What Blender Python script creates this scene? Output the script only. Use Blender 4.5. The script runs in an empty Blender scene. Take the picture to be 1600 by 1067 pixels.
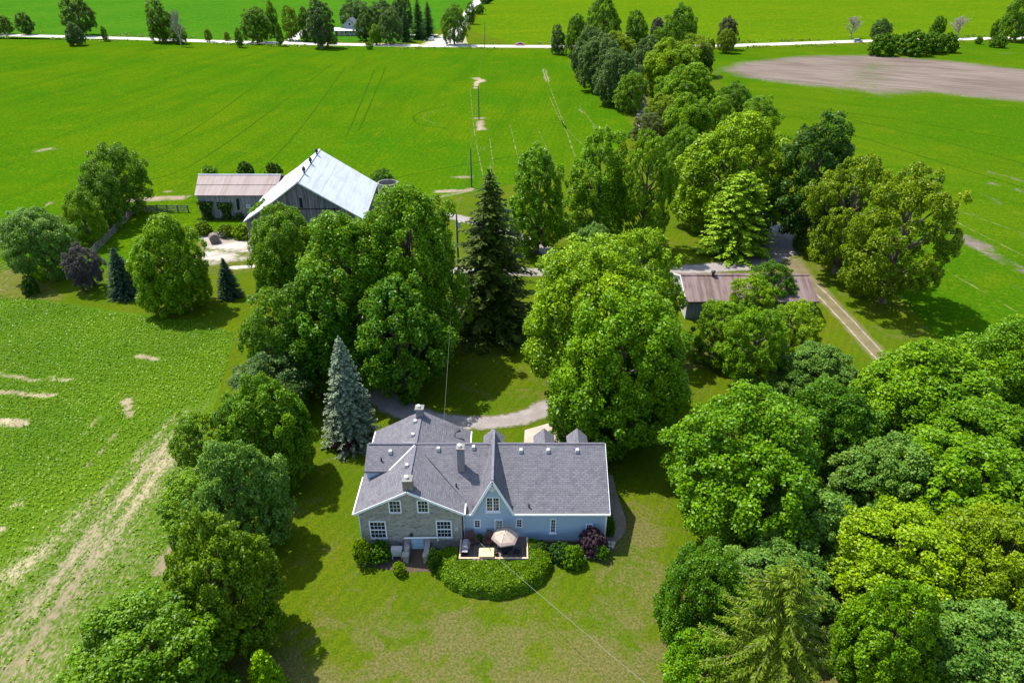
import bpy, math, random
import numpy as np
from mathutils import Vector, Matrix
from mathutils.geometry import delaunay_2d_cdt

R_ = math.radians
scene = bpy.context.scene
COL = scene.collection

# ------------------------------------------------------------------ camera, sky, sun, exposure
FPX, PITCH, CAMH = 1086.0, R_(30.0), 45.0
cam = bpy.data.cameras.new('camera')
cam.sensor_width = 36.0
cam.lens = 36.0 * FPX / 1600.0
cam.clip_start = 0.5
cam.clip_end = 6000.0
cam_o = bpy.data.objects.new('camera', cam)
cam_o.location = (0, 0, CAMH)
cam_o.rotation_euler = (R_(90) - PITCH, 0, 0)
COL.objects.link(cam_o)
scene.camera = cam_o

SUN_EL, SUN_AZ = R_(61.5), R_(-53.6)          # azimuth clockwise from +Y
world = bpy.data.worlds.new('World')
scene.world = world
world.use_nodes = True
wn = world.node_tree.nodes
wl = world.node_tree.links
wn.clear()
wo = wn.new('ShaderNodeOutputWorld')
wb = wn.new('ShaderNodeBackground')
ws = wn.new('ShaderNodeTexSky')
ws.sky_type = 'NISHITA'
ws.sun_disc = False
ws.sun_elevation = SUN_EL
ws.sun_rotation = SUN_AZ
ws.air_density = 1.0
ws.dust_density = 1.0
wb.inputs['Strength'].default_value = 0.15
wl.new(ws.outputs[0], wb.inputs[0])
wl.new(wb.outputs[0], wo.inputs[0])

sun = bpy.data.lights.new('sun', 'SUN')
sun.energy = 3.7
sun.angle = R_(0.5)
sun.color = (1.0, 0.955, 0.88)
sun_o = bpy.data.objects.new('sun', sun)
sdir = Vector((math.cos(SUN_EL) * math.sin(SUN_AZ), math.cos(SUN_EL) * math.cos(SUN_AZ), math.sin(SUN_EL)))
sun_o.rotation_euler = sdir.to_track_quat('Z', 'Y').to_euler()
sun_o.location = (-60, 60, 120)
COL.objects.link(sun_o)

scene.view_settings.view_transform = 'Standard'
scene.view_settings.look = 'None'
scene.view_settings.gamma = 1.0
scene.view_settings.exposure = 1.08
scene.view_settings.use_curve_mapping = False
scene.render.engine = 'CYCLES'
scene.cycles.max_bounces = 6
scene.cycles.diffuse_bounces = 3
scene.cycles.transmission_bounces = 4

# ------------------------------------------------------------------ survey helpers: bearing of a point in the photograph -> place on the ground
def ray(x, y):
    u = (x - 800) / FPX
    v = -(y - 533.5) / FPX
    return (u, math.cos(PITCH) + v * math.sin(PITCH), -math.sin(PITCH) + v * math.cos(PITCH))

def un(x, y, z=0.0):
    d = ray(x, y)
    t = (z - CAMH) / d[2]
    return (d[0] * t, d[1] * t, z)

def zat(x, y, Y):
    d = ray(x, y)
    t = Y / d[1]
    return (d[0] * t, Y, CAMH + d[2] * t)

def on_plane(x, y, a, b, c, d0):
    """meet a*X+b*Y+c*Z=d0"""
    d = ray(x, y)
    t = (d0 - c * CAMH) / (a * d[0] + b * d[1] + c * d[2])
    return (d[0] * t, d[1] * t, CAMH + d[2] * t)

def axial(X, Y, Z):
    return Y * math.cos(PITCH) + (CAMH - Z) * math.sin(PITCH)

# ------------------------------------------------------------------ mesh + object helpers
class MB:
    def __init__(self):
        self.v = []
        self.f = []
    def quad(self, a, b, c, d):
        n = len(self.v)
        self.v += [tuple(a), tuple(b), tuple(c), tuple(d)]
        self.f.append((n, n + 1, n + 2, n + 3))
    def poly(self, pts):
        n = len(self.v)
        self.v += [tuple(p) for p in pts]
        self.f.append(tuple(range(n, n + len(pts))))
    def box(self, x0, x1, y0, y1, z0, z1):
        n = len(self.v)
        self.v += [(x0, y0, z0), (x1, y0, z0), (x1, y1, z0), (x0, y1, z0), (x0, y0, z1), (x1, y0, z1), (x1, y1, z1), (x0, y1, z1)]
        for q in ((0, 3, 2, 1), (4, 5, 6, 7), (0, 1, 5, 4), (1, 2, 6, 5), (2, 3, 7, 6), (3, 0, 4, 7)):
            self.f.append(tuple(n + i for i in q))
        return self
    def hexa(self, p):
        """8 points: bottom four then top four"""
        n = len(self.v)
        self.v += [tuple(q) for q in p]
        for q in ((0, 3, 2, 1), (4, 5, 6, 7), (0, 1, 5, 4), (1, 2, 6, 5), (2, 3, 7, 6), (3, 0, 4, 7)):
            self.f.append(tuple(n + i for i in q))
        return self
    def slab(self, a, b, c, d, t):
        """sheet whose top corners are a,b,c,d, t thick downward"""
        top = [Vector(p) for p in (a, b, c, d)]
        bot = [p - Vector((0, 0, t)) for p in top]
        return self.hexa([tuple(p) for p in bot] + [tuple(p) for p in top])
    def prism(self, pts, vec):
        n = len(self.v)
        k = len(pts)
        vec = Vector(vec)
        self.v += [tuple(p) for p in pts] + [tuple(Vector(p) + vec) for p in pts]
        self.f.append(tuple(range(n + k - 1, n - 1, -1)))
        self.f.append(tuple(range(n + k, n + 2 * k)))
        for i in range(k):
            j = (i + 1) % k
            self.f.append((n + i, n + j, n + k + j, n + k + i))
        return self
    def beam(self, a, b, w, h):
        a = Vector(a); b = Vector(b)
        d = (b - a).normalized()
        up = Vector((0, 0, 1)) if abs(d.z) < 0.95 else Vector((0, 1, 0))
        s = d.cross(up).normalized() * (w / 2)
        u = s.cross(d).normalized() * (h / 2)
        return self.hexa([a - s - u, a + s - u, b + s - u, b - s - u, a - s + u, a + s + u, b + s + u, b - s + u])
    def tube(self, pts, rad, n=6, cap=True):
        pts = [Vector(p) for p in pts]
        if not hasattr(rad, '__len__'):
            rad = [rad] * len(pts)
        base = len(self.v)
        for i, p in enumerate(pts):
            d = (pts[min(i + 1, len(pts) - 1)] - pts[max(i - 1, 0)]).normalized()
            ref = Vector((1, 0, 0)) if abs(d.x) < 0.9 else Vector((0, 1, 0))
            s = d.cross(ref).normalized()
            t = d.cross(s)
            for k in range(n):
                a = 2 * math.pi * k / n
                self.v.append(tuple(p + (s * math.cos(a) + t * math.sin(a)) * rad[i]))
        for i in range(len(pts) - 1):
            for k in range(n):
                a = base + i * n + k
                b = base + i * n + (k + 1) % n
                self.f.append((a, b, b + n, a + n))
        if cap:
            self.f.append(tuple(base + k for k in range(n - 1, -1, -1)))
            self.f.append(tuple(base + (len(pts) - 1) * n + k for k in range(n)))
        return self
    def lathe(self, prof, cx=0, cy=0, n=16, close=True):
        """profile of (r,z)"""
        base = len(self.v)
        for r, z in prof:
            for k in range(n):
                a = 2 * math.pi * k / n
                self.v.append((cx + r * math.cos(a), cy + r * math.sin(a), z))
        for i in range(len(prof) - 1):
            for k in range(n):
                a = base + i * n + k
                b = base + i * n + (k + 1) % n
                self.f.append((a, b, b + n, a + n))
        if close:
            self.f.append(tuple(base + k for k in range(n - 1, -1, -1)))
            self.f.append(tuple(base + (len(prof) - 1) * n + k for k in range(n)))
        return self
    def mesh(self, name, off=(0, 0, 0)):
        m = bpy.data.meshes.new(name)
        m.from_pydata([(a[0] - off[0], a[1] - off[1], a[2] - off[2]) for a in self.v], [], self.f)
        m.update()
        return m

ORIG = {}
def thing(name, label, cat, loc=(0, 0, 0), rz=0.0, group=None):
    o = bpy.data.objects.new(name, None)
    o.location = loc
    o.rotation_euler = (0, 0, rz)
    o.empty_display_size = 0.3
    COL.objects.link(o)
    o['label'] = label
    o['category'] = cat
    if group:
        o['group'] = group
    ORIG[o.name] = tuple(loc)
    return o

def part(name, mb, m, parent, local=False, label=None, smooth=False):
    """mesh child of a thing (or of one of its parts); world-space vertices unless local"""
    off = (0, 0, 0) if local else ORIG.get(parent.name, (0, 0, 0))
    me = mb if isinstance(mb, bpy.types.Mesh) else mb.mesh(name, off)
    if m and not me.materials:
        me.materials.append(m)
    if smooth:
        for p in me.polygons:
            p.use_smooth = True
    o = bpy.data.objects.new(name, me)
    COL.objects.link(o)
    o.parent = parent
    ORIG[o.name] = off
    if label:
        o['label'] = label
    return o

def struct(name, me, m, kind='structure', label=None):
    if isinstance(me, MB):
        me = me.mesh(name)
    if m and not me.materials:
        me.materials.append(m)
    o = bpy.data.objects.new(name, me)
    COL.objects.link(o)
    o['kind'] = kind
    if label:
        o['label'] = label
    return o

def single(name, mb, m, label, cat, group=None, smooth=False):
    me = mb.mesh(name) if isinstance(mb, MB) else mb
    if m and not me.materials:
        me.materials.append(m)
    if smooth:
        for p in me.polygons:
            p.use_smooth = True
    o = bpy.data.objects.new(name, me)
    COL.objects.link(o)
    o['label'] = label
    o['category'] = cat
    if group:
        o['group'] = group
    return o

def copy_tree(o, loc, rz, label):
    def rec(src, parent):
        c = src.copy()
        COL.objects.link(c)
        c.parent = parent
        for ch in [x for x in ALL_CHILDREN.get(src.name, [])]:
            rec(ch, c)
        return c
    ALL_CHILDREN = {}
    for x in list(COL.objects):
        if x.parent:
            ALL_CHILDREN.setdefault(x.parent.name, []).append(x)
    c = rec(o, None)
    c.location = loc
    c.rotation_euler = (0, 0, rz)
    c['label'] = label
    return c

# ------------------------------------------------------------------ materials
class NT:
    def __init__(self, name):
        self.m = bpy.data.materials.new(name)
        self.m.use_nodes = True
        self.t = self.m.node_tree
        self.t.nodes.clear()
        self.out = self.t.nodes.new('ShaderNodeOutputMaterial')
    def n(self, typ, **kw):
        nd = self.t.nodes.new(typ)
        for k, v in kw.items():
            if k in nd.inputs.keys():
                self.set(nd.inputs[k], v)
            else:
                setattr(nd, k, v)
        return nd
    def set(self, sock, v):
        if isinstance(v, bpy.types.NodeSocket):
            self.t.links.new(v, sock)
        elif hasattr(v, '__len__') and len(v) == 3 and sock.type == 'RGBA':
            sock.default_value = (*v, 1)
        else:
            sock.default_value = v
    def coord(self):
        return self.n('ShaderNodeTexCoord').outputs['Object']
    def mapping(self, vec, scale=(1, 1, 1), rot=(0, 0, 0), loc=(0, 0, 0)):
        nd = self.n('ShaderNodeMapping')
        self.set(nd.inputs['Vector'], vec)
        nd.inputs['Scale'].default_value = scale
        nd.inputs['Rotation'].default_value = rot
        nd.inputs['Location'].default_value = loc
        return nd.outputs[0]
    def noise(self, vec, scale, detail=4, rough=0.55, dist=0.0):
        nd = self.n('ShaderNodeTexNoise')
        self.set(nd.inputs['Vector'], vec)
        nd.inputs['Scale'].default_value = scale
        nd.inputs['Detail'].default_value = detail
        nd.inputs['Roughness'].default_value = rough
        nd.inputs['Distortion'].default_value = dist
        return nd.outputs[0]
    def ramp(self, fac, lo, hi, a=0.0, b=1.0):
        nd = self.n('ShaderNodeMapRange')
        nd.interpolation_type = 'SMOOTHSTEP'
        self.set(nd.inputs[0], fac)
        nd.inputs[1].default_value = lo
        nd.inputs[2].default_value = hi
        nd.inputs[3].default_value = a
        nd.inputs[4].default_value = b
        return nd.outputs[0]
    def mix(self, fac, a, b, mode='MIX'):
        nd = self.n('ShaderNodeMix', data_type='RGBA', blend_type=mode)
        self.set(nd.inputs[0], fac)
        self.set(nd.inputs[6], a)
        self.set(nd.inputs[7], b)
        return nd.outputs[2]
    def math(self, op, a, b=0.0, c=None):
        nd = self.n('ShaderNodeMath', operation=op)
        self.set(nd.inputs[0], a)
        self.set(nd.inputs[1], b)
        if c is not None:
            self.set(nd.inputs[2], c)
        return nd.outputs[0]
    def attr(self, name):
        return self.n('ShaderNodeAttribute', attribute_name=name).outputs['Fac']
    def bump(self, h, strength=0.3, dist=0.05):
        nd = self.n('ShaderNodeBump')
        nd.inputs['Strength'].default_value = strength
        nd.inputs['Distance'].default_value = dist
        self.set(nd.inputs['Height'], h)
        return nd.outputs[0]
    def bsdf(self, col, rough=0.8, bump=None, spec=0.3, metal=0.0):
        nd = self.n('ShaderNodeBsdfPrincipled')
        self.set(nd.inputs['Base Color'], col)
        self.set(nd.inputs['Roughness'], rough)
        nd.inputs['Specular IOR Level'].default_value = spec
        nd.inputs['Metallic'].default_value = metal
        if bump is not None:
            self.set(nd.inputs['Normal'], bump)
        self.t.links.new(nd.outputs[0], self.out.inputs[0])
        return self.m

def m_plain(name, col, rough=0.6, var=0.12, scale=3.0, metal=0.0, spec=0.3):
    t = NT(name)
    c = t.coord()
    nz = t.noise(c, scale, 5)
    hi = tuple(min(1, x * (1 + var)) for x in col)
    lo = tuple(x * (1 - var) for x in col)
    return t.bsdf(t.mix(t.ramp(nz, 0.3, 0.7), lo, hi), rough, t.bump(nz, 0.08, 0.02), spec, metal)

def m_shingle(name, axis, base=(0.124, 0.120, 0.133)):
    t = NT(name)
    c = t.coord()
    sep = t.n('ShaderNodeSeparateXYZ')
    t.set(sep.inputs[0], c)
    cmb = t.n('ShaderNodeCombineXYZ')
    if axis == 'x':
        t.set(cmb.inputs[0], sep.outputs[0]); t.set(cmb.inputs[1], t.math('MULTIPLY', sep.outputs[1], 1.15))
    else:
        t.set(cmb.inputs[0], sep.outputs[1]); t.set(cmb.inputs[1], t.math('MULTIPLY', sep.outputs[0], 1.13))
    br = t.n('ShaderNodeTexBrick')
    t.set(br.inputs['Vector'], cmb.outputs[0])
    br.inputs['Scale'].default_value = 1.0
    br.inputs['Brick Width'].default_value = 0.42
    br.inputs['Row Height'].default_value = 0.19
    br.inputs['Mortar Size'].default_value = 0.022
    br.inputs['Mortar Smooth'].default_value = 0.6
    t.set(br.inputs['Color1'], tuple(x * 0.72 for x in base))
    t.set(br.inputs['Color2'], tuple(x * 1.28 for x in base))
    t.set(br.inputs['Mortar'], tuple(x * 0.5 for x in base))
    nz = t.noise(c, 1.1, 4)
    nf = t.noise(c, 16, 3)
    col = t.mix(t.ramp(nz, 0.3, 0.75, 0.0, 0.5), br.outputs[0], tuple(x * f for x, f in zip(base, (1.25, 1.2, 1.15))))
    col = t.mix(t.ramp(nf, 0.42, 0.66, 0.0, 0.6), col, tuple(x * 1.7 for x in base))
    stn = t.noise(t.mapping(c, (1.6, 0.35, 0.35)) if axis == 'x' else t.mapping(c, (0.35, 1.6, 0.35)), 1.0, 5, 0.7)
    col = t.mix(t.ramp(stn, 0.5, 0.72, 0.0, 0.35), col, tuple(x * 0.6 for x in base))
    b = t.bump(t.math('MULTIPLY', br.outputs['Fac'], -1.0), 0.5, 0.03)
    return t.bsdf(col, 0.9, b, 0.2)

def m_stone():
    t = NT('fieldstone')
    c = t.coord()
    v = t.mapping(c, (2.8, 2.8, 5.0))
    vo = t.n('ShaderNodeTexVoronoi', feature='F1')
    t.set(vo.inputs['Vector'], v)
    vo.inputs['Scale'].default_value = 1.0
    ve = t.n('ShaderNodeTexVoronoi', feature='DISTANCE_TO_EDGE')
    t.set(ve.inputs['Vector'], v)
    ve.inputs['Scale'].default_value = 1.0
    sp = t.n('ShaderNodeSeparateColor')
    t.set(sp.inputs[0], vo.outputs['Color'])
    a = t.mix(sp.outputs[0], (0.17, 0.155, 0.135), (0.40, 0.355, 0.29))
    a = t.mix(t.math('MULTIPLY', sp.outputs[1], 0.4), a, (0.25, 0.26, 0.265))
    a = t.mix(t.ramp(t.noise(c, 0.7, 3), 0.4, 0.7, 0.0, 0.5), a, (0.36, 0.34, 0.26))
    a = t.mix(t.ramp(ve.outputs[0], 0.02, 0.10, 0.8, 0.0), a, (0.37, 0.345, 0.295))
    return t.bsdf(a, 0.95, t.bump(ve.outputs[0], 0.6, 0.06), 0.2)

def m_lap(name, base):
    t = NT(name)
    c = t.coord()
    sep = t.n('ShaderNodeSeparateXYZ')
    t.set(sep.inputs[0], c)
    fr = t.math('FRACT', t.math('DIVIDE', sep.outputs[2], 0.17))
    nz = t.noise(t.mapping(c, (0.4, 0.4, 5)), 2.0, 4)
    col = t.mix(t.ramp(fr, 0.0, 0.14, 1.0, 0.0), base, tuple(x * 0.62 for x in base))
    col = t.mix(t.ramp(nz, 0.35, 0.7, 0.0, 0.25), col, tuple(min(1, x * 1.2) for x in base))
    return t.bsdf(col, 0.6, t.bump(fr, 0.5, 0.02), 0.3)

def m_barnboard(name, base, axis=0):
    t = NT(name)
    c = t.coord()
    s = (4.2, 4.2, 0.06)
    nz = t.noise(t.mapping(c, s), 1.0, 2)
    n2 = t.noise(t.mapping(c, (14, 14, 0.5)), 1.0, 4)
    n3 = t.noise(c, 0.5, 3)
    col = t.mix(t.ramp(nz, 0.3, 0.7), tuple(x * 0.55 for x in base), tuple(x * 1.25 for x in base))
    col = t.mix(t.ramp(n2, 0.45, 0.62, 0.0, 0.75), col, tuple(x * 0.35 for x in base))
    col = t.mix(t.ramp(n3, 0.5, 0.8, 0.0, 0.5), col, (base[0] * 1.3, base[1] * 1.1, base[2] * 0.9))
    return t.bsdf(col, 0.95, t.bump(n2, 0.3, 0.02), 0.1)

def m_metalroof(name, base, rust, amt, direction, pitch=0.9):
    t = NT(name)
    c = t.coord()
    rot = t.mapping(c, (1, 1, 1), (0, 0, direction))
    sep = t.n('ShaderNodeSeparateXYZ')
    t.set(sep.inputs[0], rot)
    fr = t.math('FRACT', t.math('DIVIDE', sep.outputs[0], pitch))
    st = t.noise(t.mapping(rot, (1.6, 0.12, 0.12)), 1.0, 5, 0.65)
    n2 = t.noise(c, 0.35, 4)
    col = t.mix(t.ramp(t.math('ADD', st, t.math('MULTIPLY', n2, 0.4)), 0.62, 0.84, 0.0, amt), base, rust)
    col = t.mix(t.ramp(fr, 0.0, 0.09, 0.4, 0.0), col, tuple(x * 0.45 for x in base))
    return t.bsdf(col, 0.55, t.bump(fr, 0.25, 0.03), 0.3)

def m_leaf(name, transl=0.3, needle=False):
    t = NT(name)
    oc = t.n('ShaderNodeObjectInfo').outputs['Color']
    r = t.attr('rnd')
    hsv = t.n('ShaderNodeHueSaturation')
    t.set(hsv.inputs['Color'], oc)
    t.set(hsv.inputs['Hue'], t.math('ADD', t.math('MULTIPLY', r, -0.050), 0.514))
    t.set(hsv.inputs['Saturation'], t.math('ADD', t.math('MULTIPLY', r, -0.10), 1.14))
    t.set(hsv.inputs['Value'], t.math('ADD', t.math('MULTIPLY', r, 1.40), 0.52))
    p = t.n('ShaderNodeBsdfPrincipled')
    t.set(p.inputs['Base Color'], hsv.outputs[0])
    p.inputs['Roughness'].default_value = 0.42
    p.inputs['Specular IOR Level'].default_value = 0.20 if not needle else 0.05
    tr = t.n('ShaderNodeBsdfTranslucent')
    t.set(tr.inputs[0], t.mix(0.45, hsv.outputs[0], (0.26, 0.34, 0.01)) if not needle else hsv.outputs[0])
    ms = t.n('ShaderNodeMixShader')
    ms.inputs[0].default_value = transl
    t.t.links.new(p.outputs[0], ms.inputs[1])
    t.t.links.new(tr.outputs[0], ms.inputs[2])
    t.t.links.new(ms.outputs[0], t.out.inputs[0])
    return t.m

def m_ground():
    t = NT('lawn_grass')
    c = t.coord()
    n1 = t.noise(c, 0.09, 5, 0.6)
    n2 = t.noise(c, 0.55, 5, 0.6, 0.4)
    n3 = t.noise(c, 5.0, 4, 0.7)
    n4 = t.noise(c, 1.6, 4, 0.7)
    mow = t.n('ShaderNodeTexWave')
    t.set(mow.inputs['Vector'], t.mapping(c, (1, 1, 1), (0, 0, 0.5)))
    mow.inputs['Scale'].default_value = 0.32
    mow.inputs['Distortion'].default_value = 3.5
    mow.inputs['Detail'].default_value = 3
    mow.inputs['Detail Scale'].default_value = 0.4
    col = t.mix(t.ramp(n1, 0.35, 0.65), (0.068, 0.120, 0.003), (0.108, 0.136, 0.004))
    col = t.mix(t.ramp(n2, 0.45, 0.72, 0.0, 0.7), col, (0.112, 0.116, 0.009))
    col = t.mix(t.ramp(n4, 0.50, 0.68, 0.0, 0.75), col, (0.050, 0.098, 0.004))
    col = t.mix(t.math('MULTIPLY', mow.outputs['Fac'], 0.32), col, (0.044, 0.086, 0.004))
    # parched turf, commonest on the open front lawn
    dry = t.attr('dry')
    nd = t.noise(c, 0.28, 6, 0.68, 0.8)
    nd2 = t.noise(c, 1.3, 5, 0.7, 0.3)
    dsum = t.math('ADD', t.math('MULTIPLY', t.math('ADD', t.math('MULTIPLY', t.math('SUBTRACT', nd, 0.5), 1.7), 0.5), 0.72), t.math('MULTIPLY', nd2, 0.40))
    dm = t.ramp(t.math('ADD', dsum, t.math('MULTIPLY', t.math('SUBTRACT', dry, 0.5), 0.42)), 0.49, 0.78, 0.0, 0.85)
    col = t.mix(dm, col, t.mix(n3, (0.092, 0.078, 0.022), (0.195, 0.158, 0.068)))
    col = t.mix(t.ramp(n3, 0.35, 0.62, 0.65, 0.0), col, (0.034, 0.062, 0.004))
    return t.bsdf(col, 0.95, t.bump(t.math('ADD', n3, n4), 0.6, 0.12), 0.0)

def m_field(name, a, b, dark, soil=(0.34, 0.26, 0.18), rowdir=0.0, rowscale=0.35, speck=1.6, rowamt=0.15, soilscale=1.9, soilramp=(0.34, 0.78), soilamp=1.5):
    t = NT(name)
    c = t.coord()
    along = t.mapping(c, (1, 1, 1), (0, 0, rowdir))
    n1 = t.noise(c, 0.018, 6, 0.62)
    n2 = t.noise(c, speck, 4, 0.85)
    n5 = t.noise(c, speck * 0.4, 4, 0.8)
    n3 = t.noise(t.mapping(along, (1.0, 0.10, 1)), 0.16, 5, 0.62)
    n4 = t.noise(c, 0.10, 6, 0.7)
    col = t.mix(t.ramp(n1, 0.36, 0.64), a, b)
    col = t.mix(t.ramp(n3, 0.42, 0.70, 0.0, 0.6), col, tuple(x * 0.6 + y * 0.4 for x, y in zip(a, dark)))
    col = t.mix(t.ramp(n4, 0.50, 0.72, 0.0, 0.6), col, (b[0] * 1.35, b[1] * 1.08, b[2] * 1.1))
    col = t.mix(t.ramp(n2, 0.38, 0.54, 0.85, 0.0), col, dark)
    col = t.mix(t.ramp(n5, 0.52, 0.68, 0.0, 0.6), col, (b[0] * 1.5, b[1] * 1.28, b[2] * 1.5))
    wv = t.n('ShaderNodeTexWave')
    t.set(wv.inputs['Vector'], along)
    wv.inputs['Scale'].default_value = rowscale
    wv.inputs['Distortion'].default_value = 1.5
    wv.inputs['Detail'].default_value = 2
    col = t.mix(t.math('MULTIPLY', wv.outputs['Fac'], rowamt), col, dark)
    s = t.attr('soil')
    sn = t.noise(t.mapping(along, (1.0, 0.45, 1)), soilscale, 6, 0.85)
    sl = t.noise(c, 0.12, 4, 0.6)
    ss = t.math('ADD', s, t.math('ADD', t.math('MULTIPLY', t.math('SUBTRACT', sn, 0.5), soilamp), t.math('MULTIPLY', t.math('SUBTRACT', sl, 0.5), 0.5)))
    sm = t.math('MULTIPLY', t.ramp(ss, *soilramp), t.ramp(s, 0.02, 0.2))
    sc = t.mix(t.ramp(t.noise(t.mapping(along, (1, 0.08, 1)), 0.45, 6, 0.7), 0.32, 0.68), tuple(x * 0.66 for x in soil), tuple(x * 1.2 for x in soil))
    sc = t.mix(t.ramp(t.noise(t.mapping(along, (1, 0.35, 1)), 0.05, 5, 0.6), 0.45, 0.62, 0.0, 0.55), sc, tuple(x * f for x, f in zip(soil, (0.55, 0.50, 0.48))))
    sc = t.mix(t.ramp(n2, 0.38, 0.55, 0.45, 0.0), sc, tuple(x * 0.55 for x in soil))
    col = t.mix(sm, col, sc)
    return t.bsdf(col, 0.95, t.bump(n2, 0.2, 0.08), 0.0)

def m_gravel(name, a, b, edge=None):
    t = NT(name)
    c = t.coord()
    n1 = t.noise(c, 0.5, 5, 0.65)
    n2 = t.noise(c, 7.0, 4, 0.8)
    col = t.mix(t.ramp(n1, 0.3, 0.7), a, b)
    col = t.mix(t.ramp(n2, 0.35, 0.6, 0.5, 0.0), col, tuple(x * 0.6 for x in a))
    if edge:
        e = t.attr('edge')
        nn = t.noise(c, 1.8, 5, 0.7)
        col = t.mix(t.math('MULTIPLY', t.ramp(e, 0.35, 0.0, 0.0, 0.5), t.ramp(nn, 0.4, 0.6)), col, tuple(x * 0.6 + y * 0.4 for x, y in zip(a, edge)))
        col = t.mix(t.ramp(t.math('ADD', e, t.math('MULTIPLY', t.math('SUBTRACT', nn, 0.5), 0.9)), 0.60, 0.92), col, edge)
    return t.bsdf(col, 0.95, t.bump(n2, 0.5, 0.05), 0.15)

M = {}
M['leaf'] = m_leaf('foliage', 0.32)
M['needle'] = m_leaf('needles', 0.12, True)
def m_bark():
    t = NT('bark')
    c = t.coord()
    n = t.noise(t.mapping(c, (6, 6, 1.2)), 1.0, 5, 0.7)
    return t.bsdf(t.mix(t.ramp(n, 0.3, 0.7), (0.055, 0.043, 0.032), (0.20, 0.165, 0.13)), 0.95, t.bump(n, 0.6, 0.05), 0.1)
M['bark'] = m_bark()
M['deadwood'] = m_plain('dead_wood', (0.27, 0.24, 0.19), 0.9, 0.25)
M['lawn'] = m_ground()
M['shingle_x'] = m_shingle('shingles_along_x', 'x')
M['shingle_y'] = m_shingle('shingles_along_y', 'y')
M['stone'] = m_stone()
M['blue'] = m_lap('blue_lap_siding', (0.38, 0.49, 0.59))
M['white'] = m_plain('white_paint', (0.80, 0.80, 0.78), 0.5, 0.05)
M['glass'] = m_plain('window_glass', (0.018, 0.022, 0.026), 0.06, 0.3, 1.0, 0.0, 0.6)
M['doorblue'] = m_plain('pale_blue_paint', (0.36, 0.50, 0.66), 0.5, 0.08)
M['navy'] = m_plain('dark_door_paint', (0.05, 0.06, 0.10), 0.4)
M['board'] = m_barnboard('weathered_boards', (0.20, 0.19, 0.195))
M['board_light'] = m_barnboard('silvered_boards', (0.30, 0.28, 0.275))
M['barnroof'] = m_metalroof('galvanised_roof', (0.46, 0.49, 0.53), (0.34, 0.34, 0.34), 0.6, -0.06, 1.1)
M['pinkroof'] = m_metalroof('faded_red_roof', (0.185, 0.128, 0.124), (0.12, 0.070, 0.058), 0.8, 0.03, 0.8)
M['rustroof'] = m_metalroof('rusty_roof', (0.195, 0.138, 0.122), (0.105, 0.060, 0.045), 0.85, 0.03, 0.8)
M['rustsheet'] = M['rustroof']
M['dark'] = m_plain('dark_metal', (0.03, 0.03, 0.034), 0.5)
M['hole'] = m_plain('dark_opening', (0.010, 0.010, 0.011), 0.9)
M['tin'] = m_plain('galvanised_tin', (0.55, 0.56, 0.58), 0.4, 0.1, 3, 0.4)
M['concrete'] = m_plain('old_concrete', (0.50, 0.45, 0.38), 0.9, 0.2, 2.0)
M['siloconc'] = m_plain('silo_concrete', (0.23, 0.215, 0.19), 0.9, 0.3, 1.5)
M['fencewood'] = m_plain('grey_fence_wood', (0.17, 0.15, 0.125), 0.9, 0.35, 2.5)
M['polewood'] = m_plain('pole_wood', (0.085, 0.075, 0.065), 0.9, 0.2)
M['deckwood'] = m_plain('deck_boards', (0.19, 0.145, 0.125), 0.8, 0.25, 3.0)
M['palewood'] = m_plain('pale_new_wood', (0.62, 0.47, 0.27), 0.7, 0.15, 4.0)
M['railwood'] = m_plain('rail_wood', (0.60, 0.42, 0.26), 0.7, 0.18, 4.0)
M['chairwood'] = m_plain('red_brown_chair_wood', (0.13, 0.055, 0.038), 0.6, 0.25, 5.0)
M['canvas'] = m_plain('beige_canvas', (0.40, 0.325, 0.255), 0.85, 0.08, 4.0)
M['blackmetal'] = m_plain('black_furniture', (0.02, 0.02, 0.026), 0.45)
M['greycover'] = m_plain('grey_grill_lid', (0.26, 0.25, 0.28), 0.45, 0.15)
M['greywhite'] = m_plain('off_white_metal', (0.45, 0.44, 0.42), 0.5, 0.08)
M['paver'] = m_gravel('path_pavers', (0.17, 0.14, 0.105), (0.27, 0.23, 0.18))
M['flag'] = m_plain('flagstone', (0.48, 0.44, 0.37), 0.9, 0.2)
M['gravel'] = m_gravel('drive_gravel', (0.235, 0.205, 0.19), (0.33, 0.29, 0.26), (0.085, 0.10, 0.02))
M['track'] = m_gravel('worn_track', (0.13, 0.11, 0.055), (0.19, 0.155, 0.08), (0.08, 0.105, 0.008))
M['rut'] = m_gravel('bare_rut', (0.24, 0.20, 0.14), (0.36, 0.31, 0.22), (0.12, 0.10, 0.045))
M['pad'] = m_plain('concrete_apron', (0.40, 0.335, 0.27), 0.9, 0.1, 1.0)
M['road'] = m_gravel('pale_road', (0.46, 0.43, 0.38), (0.56, 0.53, 0.48), (0.26, 0.24, 0.12))
M['soilbed'] = m_gravel('bed_soil', (0.075, 0.055, 0.038), (0.12, 0.09, 0.06))
M['wire'] = m_plain('cable', (0.22, 0.23, 0.18), 0.7)
M['bale'] = m_plain('weathered_bale', (0.17, 0.13, 0.115), 0.95, 0.45, 6.0)
M['capstone'] = m_plain('cap_stone', (0.33, 0.305, 0.27), 0.9, 0.2)
M['chimneystone'] = m_stone()
M['valley'] = m_plain('pale_valley_flashing', (0.42, 0.42, 0.45), 0.5)

# ------------------------------------------------------------------ ground and fields
rng = np.random.default_rng(11)

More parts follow.
